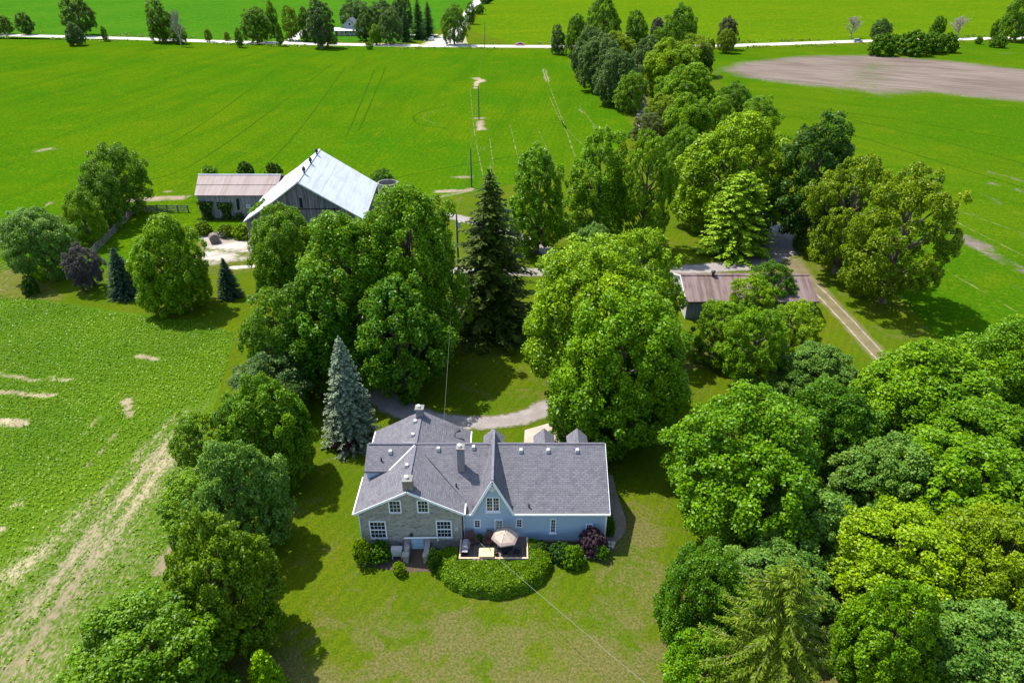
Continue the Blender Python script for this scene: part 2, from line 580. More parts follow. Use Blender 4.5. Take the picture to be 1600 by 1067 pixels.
def inside(P, poly):
    x, y = P[:, 0], P[:, 1]
    r = np.zeros(len(P), bool)
    n = len(poly)
    for i in range(n):
        x0, y0 = poly[i]
        x1, y1 = poly[(i + 1) % n]
        c = ((y0 > y) != (y1 > y)) & (x < (x1 - x0) * (y - y0) / (y1 - y0 + 1e-12) + x0)
        r ^= c
    return r

def seg_dist(P, a, b):
    a = np.array(a[:2]); b = np.array(b[:2])
    d = b - a
    t = np.clip(((P - a) @ d) / (d @ d + 1e-9), 0, 1)
    return np.linalg.norm(P - (a + t[:, None] * d), axis=1), t

def densify(poly, step, jit):
    out = []
    n = len(poly)
    for i in range(n):
        a = np.array(poly[i]); b = np.array(poly[(i + 1) % n])
        L = np.linalg.norm(b - a)
        k = max(1, int(L / step))
        d = (b - a) / max(L, 1e-6)
        nn = np.array((-d[1], d[0]))
        for j in range(k):
            p = a + (b - a) * j / k
            if j and jit:
                p = p + nn * rng.uniform(-jit, jit)
            out.append((float(p[0]), float(p[1])))
    return out

def sheet(name, poly, z, m, res=3.0, jit=0.3, attrs=None, kind='structure'):
    """a field or lawn sheet with per-vertex wear masks"""
    poly = densify(poly, res, jit)
    A = np.array(poly)
    x0, y0 = A.min(0); x1, y1 = A.max(0)
    gx, gy = np.meshgrid(np.arange(x0 + res / 2, x1, res), np.arange(y0 + res / 2, y1, res))
    P = np.stack([gx.ravel(), gy.ravel()], 1)
    P = P + rng.uniform(-0.2 * res, 0.2 * res, P.shape)
    P = P[inside(P, poly)]
    pts = [Vector((float(a), float(b))) for a, b in poly] + [Vector((float(a), float(b))) for a, b in P]
    n = len(poly)
    edges = [(i, (i + 1) % n) for i in range(n)]
    vs, es, fs, *_ = delaunay_2d_cdt(pts, edges, [list(range(n))], 1, 1e-5, False)
    me = bpy.data.meshes.new(name)
    me.from_pydata([(v.x, v.y, z) for v in vs], [], [tuple(f) for f in fs])
    V = np.array([(v.x, v.y) for v in vs])
    for k, fn in (attrs or {}).items():
        at = me.attributes.new(k, 'FLOAT', 'POINT')
        at.data.foreach_set('value', np.clip(fn(V), 0, 1).astype(np.float32))
    if me.polygons and me.polygons[0].normal.z < 0:
        me.flip_normals()
    return struct(name, me, m, kind)

def G(*pts):
    return [un(x, y)[:2] for x, y in pts]

def strokes(lst):
    """soil mask from strokes (photo bearings a, b, half width m, strength)"""
    S = [(un(*a), un(*b), w, s) for a, b, w, s in lst]
    def fn(V):
        r = np.zeros(len(V))
        for a, b, w, s in S:
            d, _ = seg_dist(V, a, b)
            r = np.maximum(r, s * np.exp(-(d / w) ** 2))
        return r
    return fn

def ribbon(name, pts, width, z, m, kind='structure', sub=6, wv=0.0):
    """a road or path strip along smooth points on the ground, with an 'edge' mask 0 at the middle, 1 at the sides"""
    P = [np.array(p[:2], float) for p in pts]
    W = width if hasattr(width, '__len__') else [width] * len(P)
    C = []
    for i in range(len(P) - 1):
        p0 = P[max(i - 1, 0)]; p1 = P[i]; p2 = P[i + 1]; p3 = P[min(i + 2, len(P) - 1)]
        for k in range(sub):
            t = k / sub
            q = 0.5 * ((2 * p1) + (-p0 + p2) * t + (2 * p0 - 5 * p1 + 4 * p2 - p3) * t * t + (-p0 + 3 * p1 - 3 * p2 + p3) * t ** 3)
            C.append((q, W[i] * (1 - t) + W[i + 1] * t))
    C.append((P[-1], W[-1]))
    prof = (-1.0, -0.72, -0.3, 0.3, 0.72, 1.0)
    verts = []; ed = []
    for i, (q, w) in enumerate(C):
        d = C[min(i + 1, len(C) - 1)][0] - C[max(i - 1, 0)][0]
        d /= np.linalg.norm(d) + 1e-9
        nrm = np.array((-d[1], d[0]))
        jl = 1 + rng.uniform(-wv, wv); jr = 1 + rng.uniform(-wv, wv)
        for s in prof:
            v = q + nrm * s * w / 2 * (jl if s < 0 else jr)
            verts.append((v[0], v[1], z)); ed.append(abs(s))
    k = len(prof)
    faces = [(i * k + j, i * k + j + 1, (i + 1) * k + j + 1, (i + 1) * k + j) for i in range(len(C) - 1) for j in range(k - 1)]
    me = bpy.data.meshes.new(name)
    me.from_pydata(verts, [], faces)
    at = me.attributes.new('edge', 'FLOAT', 'POINT')
    at.data.foreach_set('value', np.array(ed, np.float32))
    if me.polygons[0].normal.z < 0:
        me.flip_normals()
    return struct(name, me, m, kind)

# ground: one sheet to the horizon, finer near the house
def build_ground():
    def axis(lo, hi, c0, c1, fine, coarse):
        a = list(np.arange(c0, c1 + 0.01, fine))
        x = c0 - fine; s = fine
        while x > lo:
            a.insert(0, x); s = min(s * 1.35, coarse); x -= s
        a.insert(0, lo)
        x = c1 + fine; s = fine
        while x < hi:
            a.append(x); s = min(s * 1.35, coarse); x += s
        a.append(hi)
        return np.array(a)
    xs = axis(-3000, 3000, -60, 70, 2.0, 200)
    ys = axis(-400, 4500, 10, 140, 2.0, 200)
    gx, gy = np.meshgrid(xs, ys)
    v = np.stack([gx.ravel(), gy.ravel(), np.zeros(gx.size)], 1)
    nx = len(xs)
    f = [(j * nx + i, j * nx + i + 1, (j + 1) * nx + i + 1, (j + 1) * nx + i) for j in range(len(ys) - 1) for i in range(nx - 1)]
    me = bpy.data.meshes.new('ground')
    me.from_pydata(v.tolist(), [], f)
    dry = np.clip((39.5 - v[:, 1]) / 8.0, 0, 1) * 0.66 + 0.24
    dry = np.where((v[:, 0] > 7) & (v[:, 1] < 50) & (v[:, 0] < 14), np.maximum(dry, 0.75), dry)
    for (px, py, r, s) in ((1130, 560, 6, 0.8), (840, 600, 4, 0.7), (1235, 415, 6, 0.9), (1290, 600, 5, 0.6), (300, 480, 4, 0.6)):
        c = un(px, py)
        dd = np.hypot(v[:, 0] - c[0], v[:, 1] - c[1])
        dry = np.maximum(dry, s * np.exp(-(dd / r) ** 2))
    at = me.attributes.new('dry', 'FLOAT', 'POINT')
    at.data.foreach_set('value', dry.astype(np.float32))
    return struct('ground', me, M['lawn'])
build_ground()

# field materials: rows follow the way each field was sown
a0 = un(40, 1000); a1 = un(295, 650)
rd_w = math.atan2(a1[1] - a0[1], a1[0] - a0[0])
M['field_w'] = m_field('crop_west', (0.062, 0.130, 0.006), (0.088, 0.150, 0.009), (0.026, 0.066, 0.004), (0.335, 0.27, 0.17), math.pi / 2 - rd_w, 0.55, 3.2, 0.25, 4.0, (0.40, 0.76), 2.1)
M['field_n'] = m_field('crop_north', (0.040, 0.116, 0.002), (0.074, 0.130, 0.002), (0.016, 0.058, 0.002), (0.33, 0.26, 0.18), 0.12, 0.22, 1.7, 0.12)
M['field_e'] = m_field('crop_east', (0.042, 0.112, 0.002), (0.078, 0.128, 0.003), (0.018, 0.060, 0.002), (0.185, 0.146, 0.118), -1.05, 0.22, 2.2, 0.15)
M['field_nw'] = m_field('crop_far_west', (0.036, 0.125, 0.006), (0.052, 0.140, 0.007), (0.022, 0.085, 0.004), (0.40, 0.32, 0.2), 0.3, 0.12, 0.5, 0.1)
M['field_ne'] = m_field('crop_far_east', (0.066, 0.132, 0.003), (0.090, 0.144, 0.003), (0.036, 0.085, 0.002), (0.40, 0.32, 0.2), 1.2, 0.12, 0.5, 0.1)

# west field, beside the tree row
west = G((-330, 455), (0, 462), (60, 468), (130, 482), (230, 497), (300, 502), (366, 521), (345, 600), (315, 640), (285, 690), (268, 760), (262, 850), (250, 930), (160, 1000), (90, 1085), (-40, 1180), (-420, 1150))
soil_w = strokes([
    ((95, 705), (165, 648), 0.22, 0.62), ((125, 740), (190, 668), 0.2, 0.66), ((190, 668), (212, 640), 0.2, 0.6), ((140, 668), (172, 622), 0.25, 0.6), ((172, 622), (165, 598), 0.2, 0.55), ((60, 800), (130, 738), 0.2, 0.5), ((110, 625), (135, 632), 0.7, 0.45), ((80, 655), (95, 668), 0.5, 0.5), ((140, 600), (185, 612), 0.3, 0.4),
    ((290, 690), (40, 1060), 6.0, 0.50), ((140, 800), (-60, 960), 5.0, 0.44), ((280, 760), (150, 980), 4.5, 0.42),
    ((300, 645), (0, 1010), 1.05, 0.70), ((285, 640), (-60, 985), 0.7, 0.60), ((262, 720), (20, 1040), 1.1, 0.70), ((150, 830), (-60, 1030), 1.9, 0.48),
    ((262, 660), (60, 880), 0.6, 0.5), ((80, 860), (-60, 930), 1.0, 0.6), ((255, 890), (262, 870), 1.2, 0.85), ((205, 880), (190, 910), 1.0, 0.5),
    ((194, 625), (204, 648), 0.55, 1.0), ((205, 622), (198, 640), 0.5, 1.0), ((214, 556), (244, 561), 0.55, 1.0), ((-10, 583), (60, 596), 0.5, 0.85), ((75, 590), (105, 594), 0.6, 0.8),
    ((-10, 612), (80, 618), 0.55, 0.9), ((-10, 658), (36, 662), 0.7, 1.0), ((140, 665), (160, 650), 0.5, 0.62), ((240, 770), (180, 850), 1.6, 0.45),
    ((310, 650), (335, 620), 0.8, 0.5), ((35, 782), (20, 795), 0.6, 0.7), ((5, 826), (0, 830), 0.6, 0.8)])
sheet('field', west, 0.008, M['field_w'], 0.8, 0.15, {'soil': soil_w})

# north field, round the farmyard up to the road
road_px = [(-500, 44), (-250, 48), (0, 55), (200, 60.5), (400, 67), (640, 71.5), (800, 72.8), (900, 73), (1100, 72.5), (1250, 68), (1340, 65), (1500, 61.5), (1600, 59.5), (1900, 53), (2150, 49)]
road_pts = [un(*p) for p in road_px]
def road_y(X):
    xs = [p[0] for p in road_pts]
    return float(np.interp(X, xs, [p[1] for p in road_pts]))
north = [(-470, 392), (-300, 372)] + [(p[0], p[1] - 14) for p in road_pts[1:8]] + G((888, 88), (905, 120), (935, 155), (965, 180), (990, 205), (960, 235), (880, 262), (790, 290), (735, 299), (690, 300), (640, 306), (560, 300), (440, 283), (300, 300), (296, 318), (215, 316), (165, 330), (95, 318), (55, 332), (0, 352), (-20, 420), (0, 454), (-330, 448), (-700, 440))
soil_n = strokes([
    ((743, 122), (756, 128), 1.6, 0.9), ((746, 128), (745, 140), 0.9, 0.9), ((745, 185), (755, 186), 1.2, 1.0), ((752, 190), (753, 203), 1.2, 1.0), ((686, 301), (733, 297), 1.1, 1.0), ((735, 276), (700, 279), 1.0, 0.6),
    ((850, 108), (856, 128), 0.9, 0.62), ((757, 230), (765, 270), 0.7, 0.5), ((905, 170), (935, 205), 0.6, 0.45),
    ((0, 345), (55, 328), 0.8, 0.9), ((55, 328), (100, 310), 0.6, 0.6), ((200, 313), (285, 309), 1.6, 0.8), ((60, 236), (80, 232), 2.5, 0.5),
    ((260, 300), (300, 296), 1.0, 0.5)])
sheet('field', north, 0.006, M['field_n'], 2.0, 0.5, {'soil': lambda V: soil_n(V) * 1.25})
def arcs():
    c = np.array(un(48, 432)[:2])
    for k in range(7):
        rx = 3.2 + 0.95 * k
        pts = [tuple(c + np.array((rx * math.cos(a), rx * 1.25 * math.sin(a)))) for a in np.linspace(2.1 + 0.05 * k, 4.75 - 0.04 * k, 9)]
        ribbon('wheel_track', pts, 0.36, 0.024, M['arc'], wv=0.35)
def m_tram(name, soil, green):
    t = NT(name)
    c = t.coord()
    n = t.noise(c, 0.35, 5, 0.75)
    n2 = t.noise(c, 2.2, 4, 0.8)
    e = t.attr('edge')
    f = t.math('ADD', t.math('MULTIPLY', n, 0.9), t.math('MULTIPLY', n2, 0.35))
    f = t.math('SUBTRACT', f, t.math('MULTIPLY', e, 0.28))
    col = t.mix(t.ramp(f, 0.40, 0.72, 0.0, 0.75), t.mix(t.ramp(n2, 0.35, 0.6), tuple(x * 0.55 for x in green), green), soil)
    return t.bsdf(col, 0.95, None, 0.0)
M['tram'] = m_tram('wheeling_in_crop', (0.25, 0.22, 0.09), (0.050, 0.112, 0.003))
M['arc'] = m_tram('turning_ruts', (0.25, 0.205, 0.12), (0.085, 0.105, 0.01))
arcs()
M['tram_dark'] = m_tram('pressed_crop', (0.060, 0.095, 0.004), (0.030, 0.082, 0.003))
for pts, wd, mm in (
    (((850, 108), (856, 128), (872, 170), (905, 262)), 0.55, 'tram'), (((858, 150), (880, 195), (925, 240)), 0.5, 'tram'), (((797, 195), (812, 258)), 0.45, 'tram'), (((905, 165), (940, 212)), 0.45, 'tram'), (((840, 200), (868, 262)), 0.4, 'tram'),
    (((560, 205), (578, 165), (603, 105)), 0.45, 'tram_dark'), (((540, 215), (556, 180), (585, 110)), 0.4, 'tram_dark'), (((700, 166), (668, 172), (647, 182), (655, 194), (700, 201)), 0.5, 'tram_dark'), (((690, 172), (664, 180), (664, 188), (690, 196)), 0.4, 'tram'),
    (((110, 300), (200, 285), (330, 240), (520, 100)), 0.4, 'tram_dark'), (((400, 275), (470, 200), (540, 105)), 0.35, 'tram_dark'), (((230, 235), (300, 205), (430, 110)), 0.35, 'tram_dark'), (((735, 140), (741, 205), (756, 280)), 0.4, 'tram'), (((765, 215), (773, 275)), 0.4, 'tram'),
    (((620, 278), (700, 262), (860, 235)), 0.4, 'tram_dark'),
    (((1250, 185), (1400, 232), (1620, 300)), 0.5, 'tram_dark'), (((1300, 180), (1450, 215), (1620, 262)), 0.5, 'tram_dark'), (((1400, 290), (1500, 330), (1620, 372)), 0.5, 'tram'), (((1480, 340), (1560, 380), (1640, 420)), 0.5, 'tram'), (((1240, 165), (1420, 190), (1620, 225)), 0.5, 'tram_dark'), (((1490, 430), (1560, 470), (1640, 520)), 0.45, 'tram')):
    ribbon('wheel_track', [un(*p) for p in pts], wd, 0.012, M[mm], wv=0.35)
# wheel-turned headland soil at the west end of the yard
hl = G((-30, 455), (-20, 430), (10, 422), (40, 428), (60, 445), (100, 462), (95, 470), (60, 463), (30, 462), (0, 466))
M['headland'] = m_field('headland_soil', (0.11, 0.12, 0.02), (0.13, 0.13, 0.03), (0.06, 0.08, 0.01), (0.20, 0.155, 0.09), 0.9, 0.75, 1.5, 0.75)
sheet('bare_soil', hl, 0.014, M['headland'], 0.8, 0.15, {'soil': lambda V: np.full(len(V), 0.30)})

# east field with its bare patch
bare = G((1118, 108), (1160, 96), (1250, 87), (1360, 85), (1480, 94), (1600, 108), (1760, 118), (1800, 190), (1650, 172), (1600, 161), (1530, 155), (1450, 146), (1385, 154), (1340, 150), (1250, 134), (1195, 128), (1150, 120))
soil_e_st = strokes([
    ((1490, 365), (1600, 425), 1.3, 0.85), ((1510, 370), (1540, 383), 1.0, 0.9), ((1480, 280), (1600, 335), 0.9, 0.5), ((1540, 285), (1620, 305), 1.2, 0.8), ((1545, 268), (1620, 290), 0.8, 0.7), ((1530, 420), (1560, 430), 0.9, 0.65), ((1500, 430), (1600, 490), 0.9, 0.42), ((1520, 335), (1600, 370), 0.7, 0.42),
    ((1118, 112), (1126, 124), 1.2, 0.7), ((1560, 84), (1620, 83), 1.5, 0.6), ((1470, 395), (1600, 455), 1.2, 0.35)])
bareA = np.array(bare)
def soil_e(V):
    r = soil_e_st(V)
    ins = inside(V, bare)
    d = np.full(len(V), 1e9)
    for i in range(len(bare)):
        dd, _ = seg_dist(V, bare[i], bare[(i + 1) % len(bare)])
        d = np.minimum(d, dd)
    m = np.where(ins, np.clip(0.42 + d / 22.0, 0, 1), np.clip(0.42 - d / 9.0, 0, 1))
    c = un(1385, 132)
    dd, _ = seg_dist(V, un(1330, 150), un(1370, 100))
    m = m - 0.32 * np.exp(-(dd / 12) ** 2) * ins
    return np.maximum(r, m)
east = G((1112, 90), (1118, 120), (1160, 150), (1222, 190), (1300, 215), (1370, 270), (1470, 335), (1490, 400), (1500, 455), (1515, 500), (1500, 520), (1470, 535), (1600, 600), (2000, 640), (2300, 480)) + [(p[0], p[1] - 14) for p in reversed(road_pts[8:])]
sheet('field', east, 0.006, M['field_e'], 2.2, 0.4, {'soil': soil_e})

# beyond the road
side = [un(700, 70), un(712, 50), un(725, 30), un(738, 12), un(748, 0), un(770, -30), un(800, -56)]
def far_field(name, left, z, m, j):
    if left:
        poly = [(p[0], p[1] + 11) for p in road_pts if p[0] < side[0][0] - 12] + [(p[0] - 8 - 0.01 * p[1], p[1]) for p in side[1:]] + [(110, 1700), (-1900, 1700), (-1900, 500)]
    else:
        poly = [(p[0], p[1] + 11) for p in reversed(road_pts) if p[0] > side[0][0] + 10] + [(p[0] + 9, p[1] + 3) for p in side[1:]] + [(150, 1700), (1900, 1700), (1900, 480)]
    sheet(name, poly, z, m, 22.0, j, {'soil': lambda V: np.zeros(len(V))})
far_field('field', True, 0.006, M['field_nw'], 0.6)
far_field('field', False, 0.006, M['field_ne'], 0.6)
ribbon('road', road_pts, 10.5, 0.020, M['road'])
ribbon('road', [(side[0][0] - 2, side[0][1] - 4)] + side[1:], [26, 10, 8, 8, 8, 8, 9], 0.030, M['road'])
ribbon('driveway', [un(*p) for p in ((455, 66), (462, 58), (478, 48), (492, 42))], [10, 5, 5, 5], 0.030, M['road'])
ribbon('driveway', [un(*p) for p in ((684, 55), (660, 54.5), (640, 55))], [5, 4.5, 4.5], 0.036, M['road'])

# the lane and the loop before the house
lane = [un(*p) for p in ((1003, 74), (1000, 92), (1000, 112), (1002, 150), (1003, 185), (1015, 214), (1060, 260), (1150, 310), (1212, 362), (1222, 384), (1202, 402), (1150, 415), (1080, 421), (1000, 424), (920, 427), (850, 426), (780, 424), (700, 424), (630, 440), (580, 478), (560, 530), (568, 580), (598, 622), (645, 647), (700, 658), (760, 660), (815, 653), (858, 636), (905, 632), (960, 660))]
ribbon('driveway', lane, [4] * 8 + [5.5, 6.5, 6.0, 4.6, 4.2] + [3.6] * 5 + [3.6] * 4 + [3.8, 3.6, 3.0, 2.7, 2.9, 3.4, 3.6, 3.4], 0.024, M['gravel'], wv=0.10)
ribbon('driveway', [un(*p) for p in ((640, 327), (695, 336), (745, 348), (800, 366), (850, 390), (890, 420))], 3.4, 0.030, M['gravel'], wv=0.08)
ribbon('track', [un(*p) for p in ((1225, 405), (1250, 428), (1285, 460), (1330, 508), (1375, 556), (1412, 592))], [7, 4.2, 3.2, 3.0, 3.0, 3.0], 0.018, M['track'], wv=0.12)
for s in (-1, 1):
    ribbon('wheel_rut', [tuple(np.array(un(x, y)[:2]) + np.array((s * 0.95 * 0.8, s * 0.95 * 0.5))) for x, y in ((1268, 445), (1290, 466), (1330, 508), (1352, 532), (1375, 556), (1412, 592))], [0.3, 0.36, 0.30, 0.26, 0.4, 0.4], 0.026, M['rut'], sub=14, wv=0.6)
pd = MB()
pd.poly([(*p, 0.034) for p in G((818, 700), (820, 672), (880, 655), (912, 662), (912, 700))])
struct('driveway', pd, M['pad'])

# barnyard: broken slabs with weeds in the joints
yard = G((318, 362), (392, 357), (398, 425), (345, 428), (322, 430), (296, 405))
M['yard'] = m_field('yard_slabs', (0.075, 0.105, 0.010), (0.11, 0.12, 0.016), (0.04, 0.06, 0.008), (0.46, 0.40, 0.34), 1.0, 0.3, 2.0, 0.1)
sheet('yard', yard, 0.016, M['yard'], 0.7, 0.2, {'soil': strokes([((345, 380), (390, 385), 3.2, 0.9), ((325, 398), (350, 402), 2.6, 0.8), ((330, 412), (372, 405), 1.6, 0.55), ((380, 404), (394, 402), 1.6, 0.62), ((360, 419), (398, 416), 0.8, 1.0), ((322, 372), (330, 385), 2.0, 0.8)])})

# ------------------------------------------------------------------ foliage
def unit(v):
    return v / (np.linalg.norm(v, axis=-1, keepdims=True) + 1e-9)

def leaf_mesh(name, P, N, L, W, g, T=None, bend=0.25):
    """kite-shaped, slightly folded leaf sprays at P facing N"""
    n = len(P)
    N = unit(N)
    if T is None:
        T = g.normal(size=(n, 3))
    T = unit(T - (T * N).sum(1, keepdims=True) * N)
    B = np.cross(N, T)
    L = np.broadcast_to(np.asarray(L), (n,))[:, None]
    W = np.broadcast_to(np.asarray(W), (n,))[:, None]
    V = np.empty((n, 4, 3))
    V[:, 0] = P - T * L * 0.5
    V[:, 1] = P + B * W * 0.5 + N * W * bend + T * L * 0.08
    V[:, 2] = P + T * L * 0.5 - N * L * 0.12
    V[:, 3] = P - B * W * 0.5 + N * W * bend + T * L * 0.08
    me = bpy.data.meshes.new(name)
    me.vertices.add(4 * n)
    me.vertices.foreach_set('co', V.astype(np.float32).ravel())
    me.loops.add(4 * n)
    me.loops.foreach_set('vertex_index', np.arange(4 * n, dtype=np.int32))
    me.polygons.add(n)
    me.polygons.foreach_set('loop_start', np.arange(0, 4 * n, 4, dtype=np.int32))
    me.update(calc_edges=True)
    at = me.attributes.new('rnd', 'FLOAT', 'FACE')
    at.data.foreach_set('value', g.uniform(0, 1, n).astype(np.float32))
    return me

def fib(n, g, jit=0.3):
    i = np.arange(n) + 0.5
    ph = np.arccos(1 - 2 * i / n)
    th = math.pi * (1 + 5 ** 0.5) * i + g.uniform(0, 6.28)
    d = np.stack([np.cos(th) * np.sin(ph), np.sin(th) * np.sin(ph), np.cos(ph)], 1)
    return unit(d + g.normal(size=d.shape) * jit * 0.4)

def limbs(mb, z0, targets, r0, g, trunk_top):
    mb.tube([(0, 0, -0.2), (r0 * 0.2, 0, z0 * 0.5), (0, r0 * 0.2, z0), (0.1, 0, (z0 + trunk_top) / 2), (0, 0.1, trunk_top)], [r0 * 1.35, r0, r0 * 0.9, r0 * 0.6, r0 * 0.2], 8)
    for t in targets:
        t = np.array(t)
        zs = z0 * 0.7 + (trunk_top - z0 * 0.7) * max(0.0, min(0.85, (t[2] - z0) / (trunk_top - z0 + 1e-6) - 0.35 + g.uniform(-0.1, 0.1)))
        a = np.array((0, 0, max(zs, z0 * 0.75)))
        mid = a * 0.5 + t * 0.5 + np.array((0, 0, -0.06 * np.linalg.norm(t[:2]))) + g.normal(size=3) * 0.15
        r = r0 * 0.42
        mb.tube([a, a * 0.75 + mid * 0.25 + (0, 0, 0.1), mid, t], [r, r * 0.8, r * 0.55, r * 0.15], 5, False)

def proto_round(seed, R=6.0, H=14.0, zb=0.9, nl=17, nc=15, nleaf=95, leaf=0.36, lobe=0.40, pad=1.0, egg=0.18, cut=-0.88, spread=0.64):
    g = np.random.default_rng(seed)
    zc = (H + zb) / 2
    hz = (H - zb) / 2
    D = fib(nl + 6, g)
    D = D[D[:, 2] > cut][:nl + 3]
    sc = spread + g.uniform(-0.10, 0.10, len(D))
    tap = 1 - egg * D[:, 2]
    C = np.stack([D[:, 0] * R * tap, D[:, 1] * R * tap, D[:, 2] * hz], 1) * sc[:, None]
    C[:, 2] += zc
    LR = lobe * min(R, hz) * g.uniform(0.72, 1.3, len(D)) * (R / min(R, hz)) ** 0.3
    C = np.vstack([C, [[0, 0, zc - 0.1 * hz]]])
    LR = np.append(LR, lobe * min(R, hz) * 1.1)
    D = np.vstack([D, [[0, 0, 1]]])
    Ps = []; Ns = []; Rs = []
    for i in range(len(C)):
        lt = g.uniform(0, 1)
        cd = fib(nc, g)
        cd = cd[(cd @ D[i]) > -0.45]
        cc = C[i] + cd * LR[i] * np.array((1, 1, pad)) * (g.uniform(0.66, 1.04, len(cd)) + (g.uniform(0, 1, len(cd)) < 0.10) * 0.28)[:, None]
        rc = LR[i] * 0.36 * g.uniform(0.6, 1.3, len(cc))
        for j in range(len(cc)):
            q = (C - cc[j]) / np.array((1, 1, pad))
            dd = np.linalg.norm(q, axis=1) / LR
            dd[i] = 9
            if dd.min() < 0.62:
                continue
            k = int(0.88 * nleaf * (rc[j] / (LR.mean() * 0.38)) ** 2 * g.uniform(0.8, 1.2))
            d = unit(g.normal(size=(k, 3)))
            out = unit(cd[j] + np.array((0, 0, 0.55)))
            d = np.where((d @ out)[:, None] < -0.25, -d, d)
            r = rc[j] * g.uniform(0.0, 1.0, k)[:, None] ** 0.30 * (1 + 0.25 * g.exponential(0.35, k)[:, None])
            Ps.append(cc[j] + d * r * np.array((1, 1, 0.55 + 0.45 * pad)))
            Rs.append(np.clip(0.22 * lt + 0.22 * g.uniform(0, 1) + 0.56 * g.uniform(0, 1, k), 0, 1))
            Ns.append(0.60 * d + np.array((0, 0, 0.55)) + 0.56 * g.normal(size=(k, 3)))
    P = np.vstack(Ps); N = np.vstack(Ns)
    # bring the foliage back inside the stated radius and height
    kx = R / np.percentile(np.hypot(P[:, 0], P[:, 1]), 97.5)
    zlo, zhi = np.percentile(P[:, 2], 1.0), np.percentile(P[:, 2], 99.7)
    P[:, :2] *= kx; C[:, :2] *= kx
    P[:, 2] = zb + (P[:, 2] - zlo) * (H - zb) / (zhi - zlo)
    C[:, 2] = zb + (C[:, 2] - zlo) * (H - zb) / (zhi - zlo)
    P[:, 2] = np.maximum(P[:, 2], 0.08)
    n = len(P)
    s = g.uniform(0.7, 1.3, n)
    me = leaf_mesh('crown', P, N, leaf * s * 1.15, leaf * s * 0.85, g)
    me.attributes['rnd'].data.foreach_set('value', np.concatenate(Rs).astype(np.float32))
    me.materials.append(M['leaf'])
    mb = MB()
    limbs(mb, max(zb * 0.9, 0.08 * H), C[:-1], (0.022 * H + 0.02 * R) if R > 2 else 0.035, g, zc + hz * 0.45)
    tr = mb.mesh('trunk')
    tr.materials.append(M['bark'])
    return dict(crown=me, trunk=tr, R=R, H=H, frac=zb / H)

def proto_spruce(seed, R=4.2, H=19.0, zb=0.4, step=0.42, nb=10, tw=0.30, droop=0.35, twigl=0.75, ragged=0.25, curl=0.3, power=0.85):
    g = np.random.default_rng(seed)
    Ps = []; Ns = []; Ts = []; Ls = []
    mb = MB()
    mb.tube([(0, 0, -0.2), (0, 0, H * 0.5), (0, 0, H * 0.985)], [0.020 * H, 0.012 * H, 0.02], 8)
    z = zb
    while z < H * 0.975:
        f = (z - zb) / (H - zb)
        rl = R * (1 - f) ** power
        k = max(4, int(nb * (0.45 + 0.55 * (1 - f))))
        off = g.uniform(0, 6.28)
        for b in range(k):
            a = off + 2 * math.pi * b / k + g.uniform(-0.3, 0.3)
            L = max(0.3, rl * (1 - ragged * g.uniform(0, 1)) * 1.05)
            dv = np.array((math.cos(a), math.sin(a), 0))
            m = max(3, int(L / (tw * 0.85)))
            t = (np.arange(m) + 0.5) / m
            dr = droop * L * (0.35 + 0.65 * (1 - f))
            zz = z + 0.18 * L * f - dr * t ** 1.3 + curl * dr * np.clip(t - 0.55, 0, 1) ** 1.5 * 2.2
            pts = dv * (t * L)[:, None]
            pts[:, 2] = zz
            if L > 1.3 and b % 2 == 0:
                mb.tube([(0, 0, z), tuple(pts[m // 2]), tuple(pts[-1])], [0.035 + 0.01 * L, 0.03, 0.012], 3, False)
            side = np.array((-dv[1], dv[0], 0))
            for sgn in (-1, 1, 0):
                wl = twigl * (0.55 + 0.45 * np.sin(np.clip(t + 0.12, 0, 1) * math.pi)) * min(1, 0.35 + L / 3.0) * g.uniform(0.75, 1.25, m)
                if sgn == 0:
                    d = dv * 1.0 + g.normal(size=(m, 3)) * 0.12
                    d[:, 2] -= 0.15
                    wl = wl * 0.8
                else:
                    d = dv * 0.75 + side * sgn + g.normal(size=(m, 3)) * 0.22
                    d[:, 2] -= 0.35 + droop * 0.5
                d = unit(d)
                Ps.append(pts + d * (wl * 0.42)[:, None] + g.normal(size=(m, 3)) * 0.03)
                Ts.append(d)
                Ns.append(np.array((0, 0, 1.0)) + 0.35 * dv + g.normal(size=(m, 3)) * 0.35)
                Ls.append(wl)
        z += step * g.uniform(0.8, 1.2) * (0.7 + 0.5 * (1 - f))
    k = 14
    Ps.append(np.stack([g.normal(size=k) * 0.06, g.normal(size=k) * 0.06, H * g.uniform(0.955, 1.0, k)], 1))
    tt = g.normal(size=(k, 3)) * 0.4 + np.array((0, 0, 1.0))
    Ts.append(tt); Ns.append(g.normal(size=(k, 3))); Ls.append(np.full(k, twigl * 0.7))
    P = np.vstack(Ps); N = np.vstack(Ns); T = np.vstack(Ts); L = np.concatenate(Ls)
    P[:, 2] = np.maximum(P[:, 2], 0.06)
    me = leaf_mesh('crown', P, N, L, tw * g.uniform(0.75, 1.25, len(P)), g, T, -0.15)
    me.materials.append(M['needle'])
    tr = mb.mesh('trunk')
    tr.materials.append(M['bark'])
    return dict(crown=me, trunk=tr, R=R, H=H, frac=0.03)

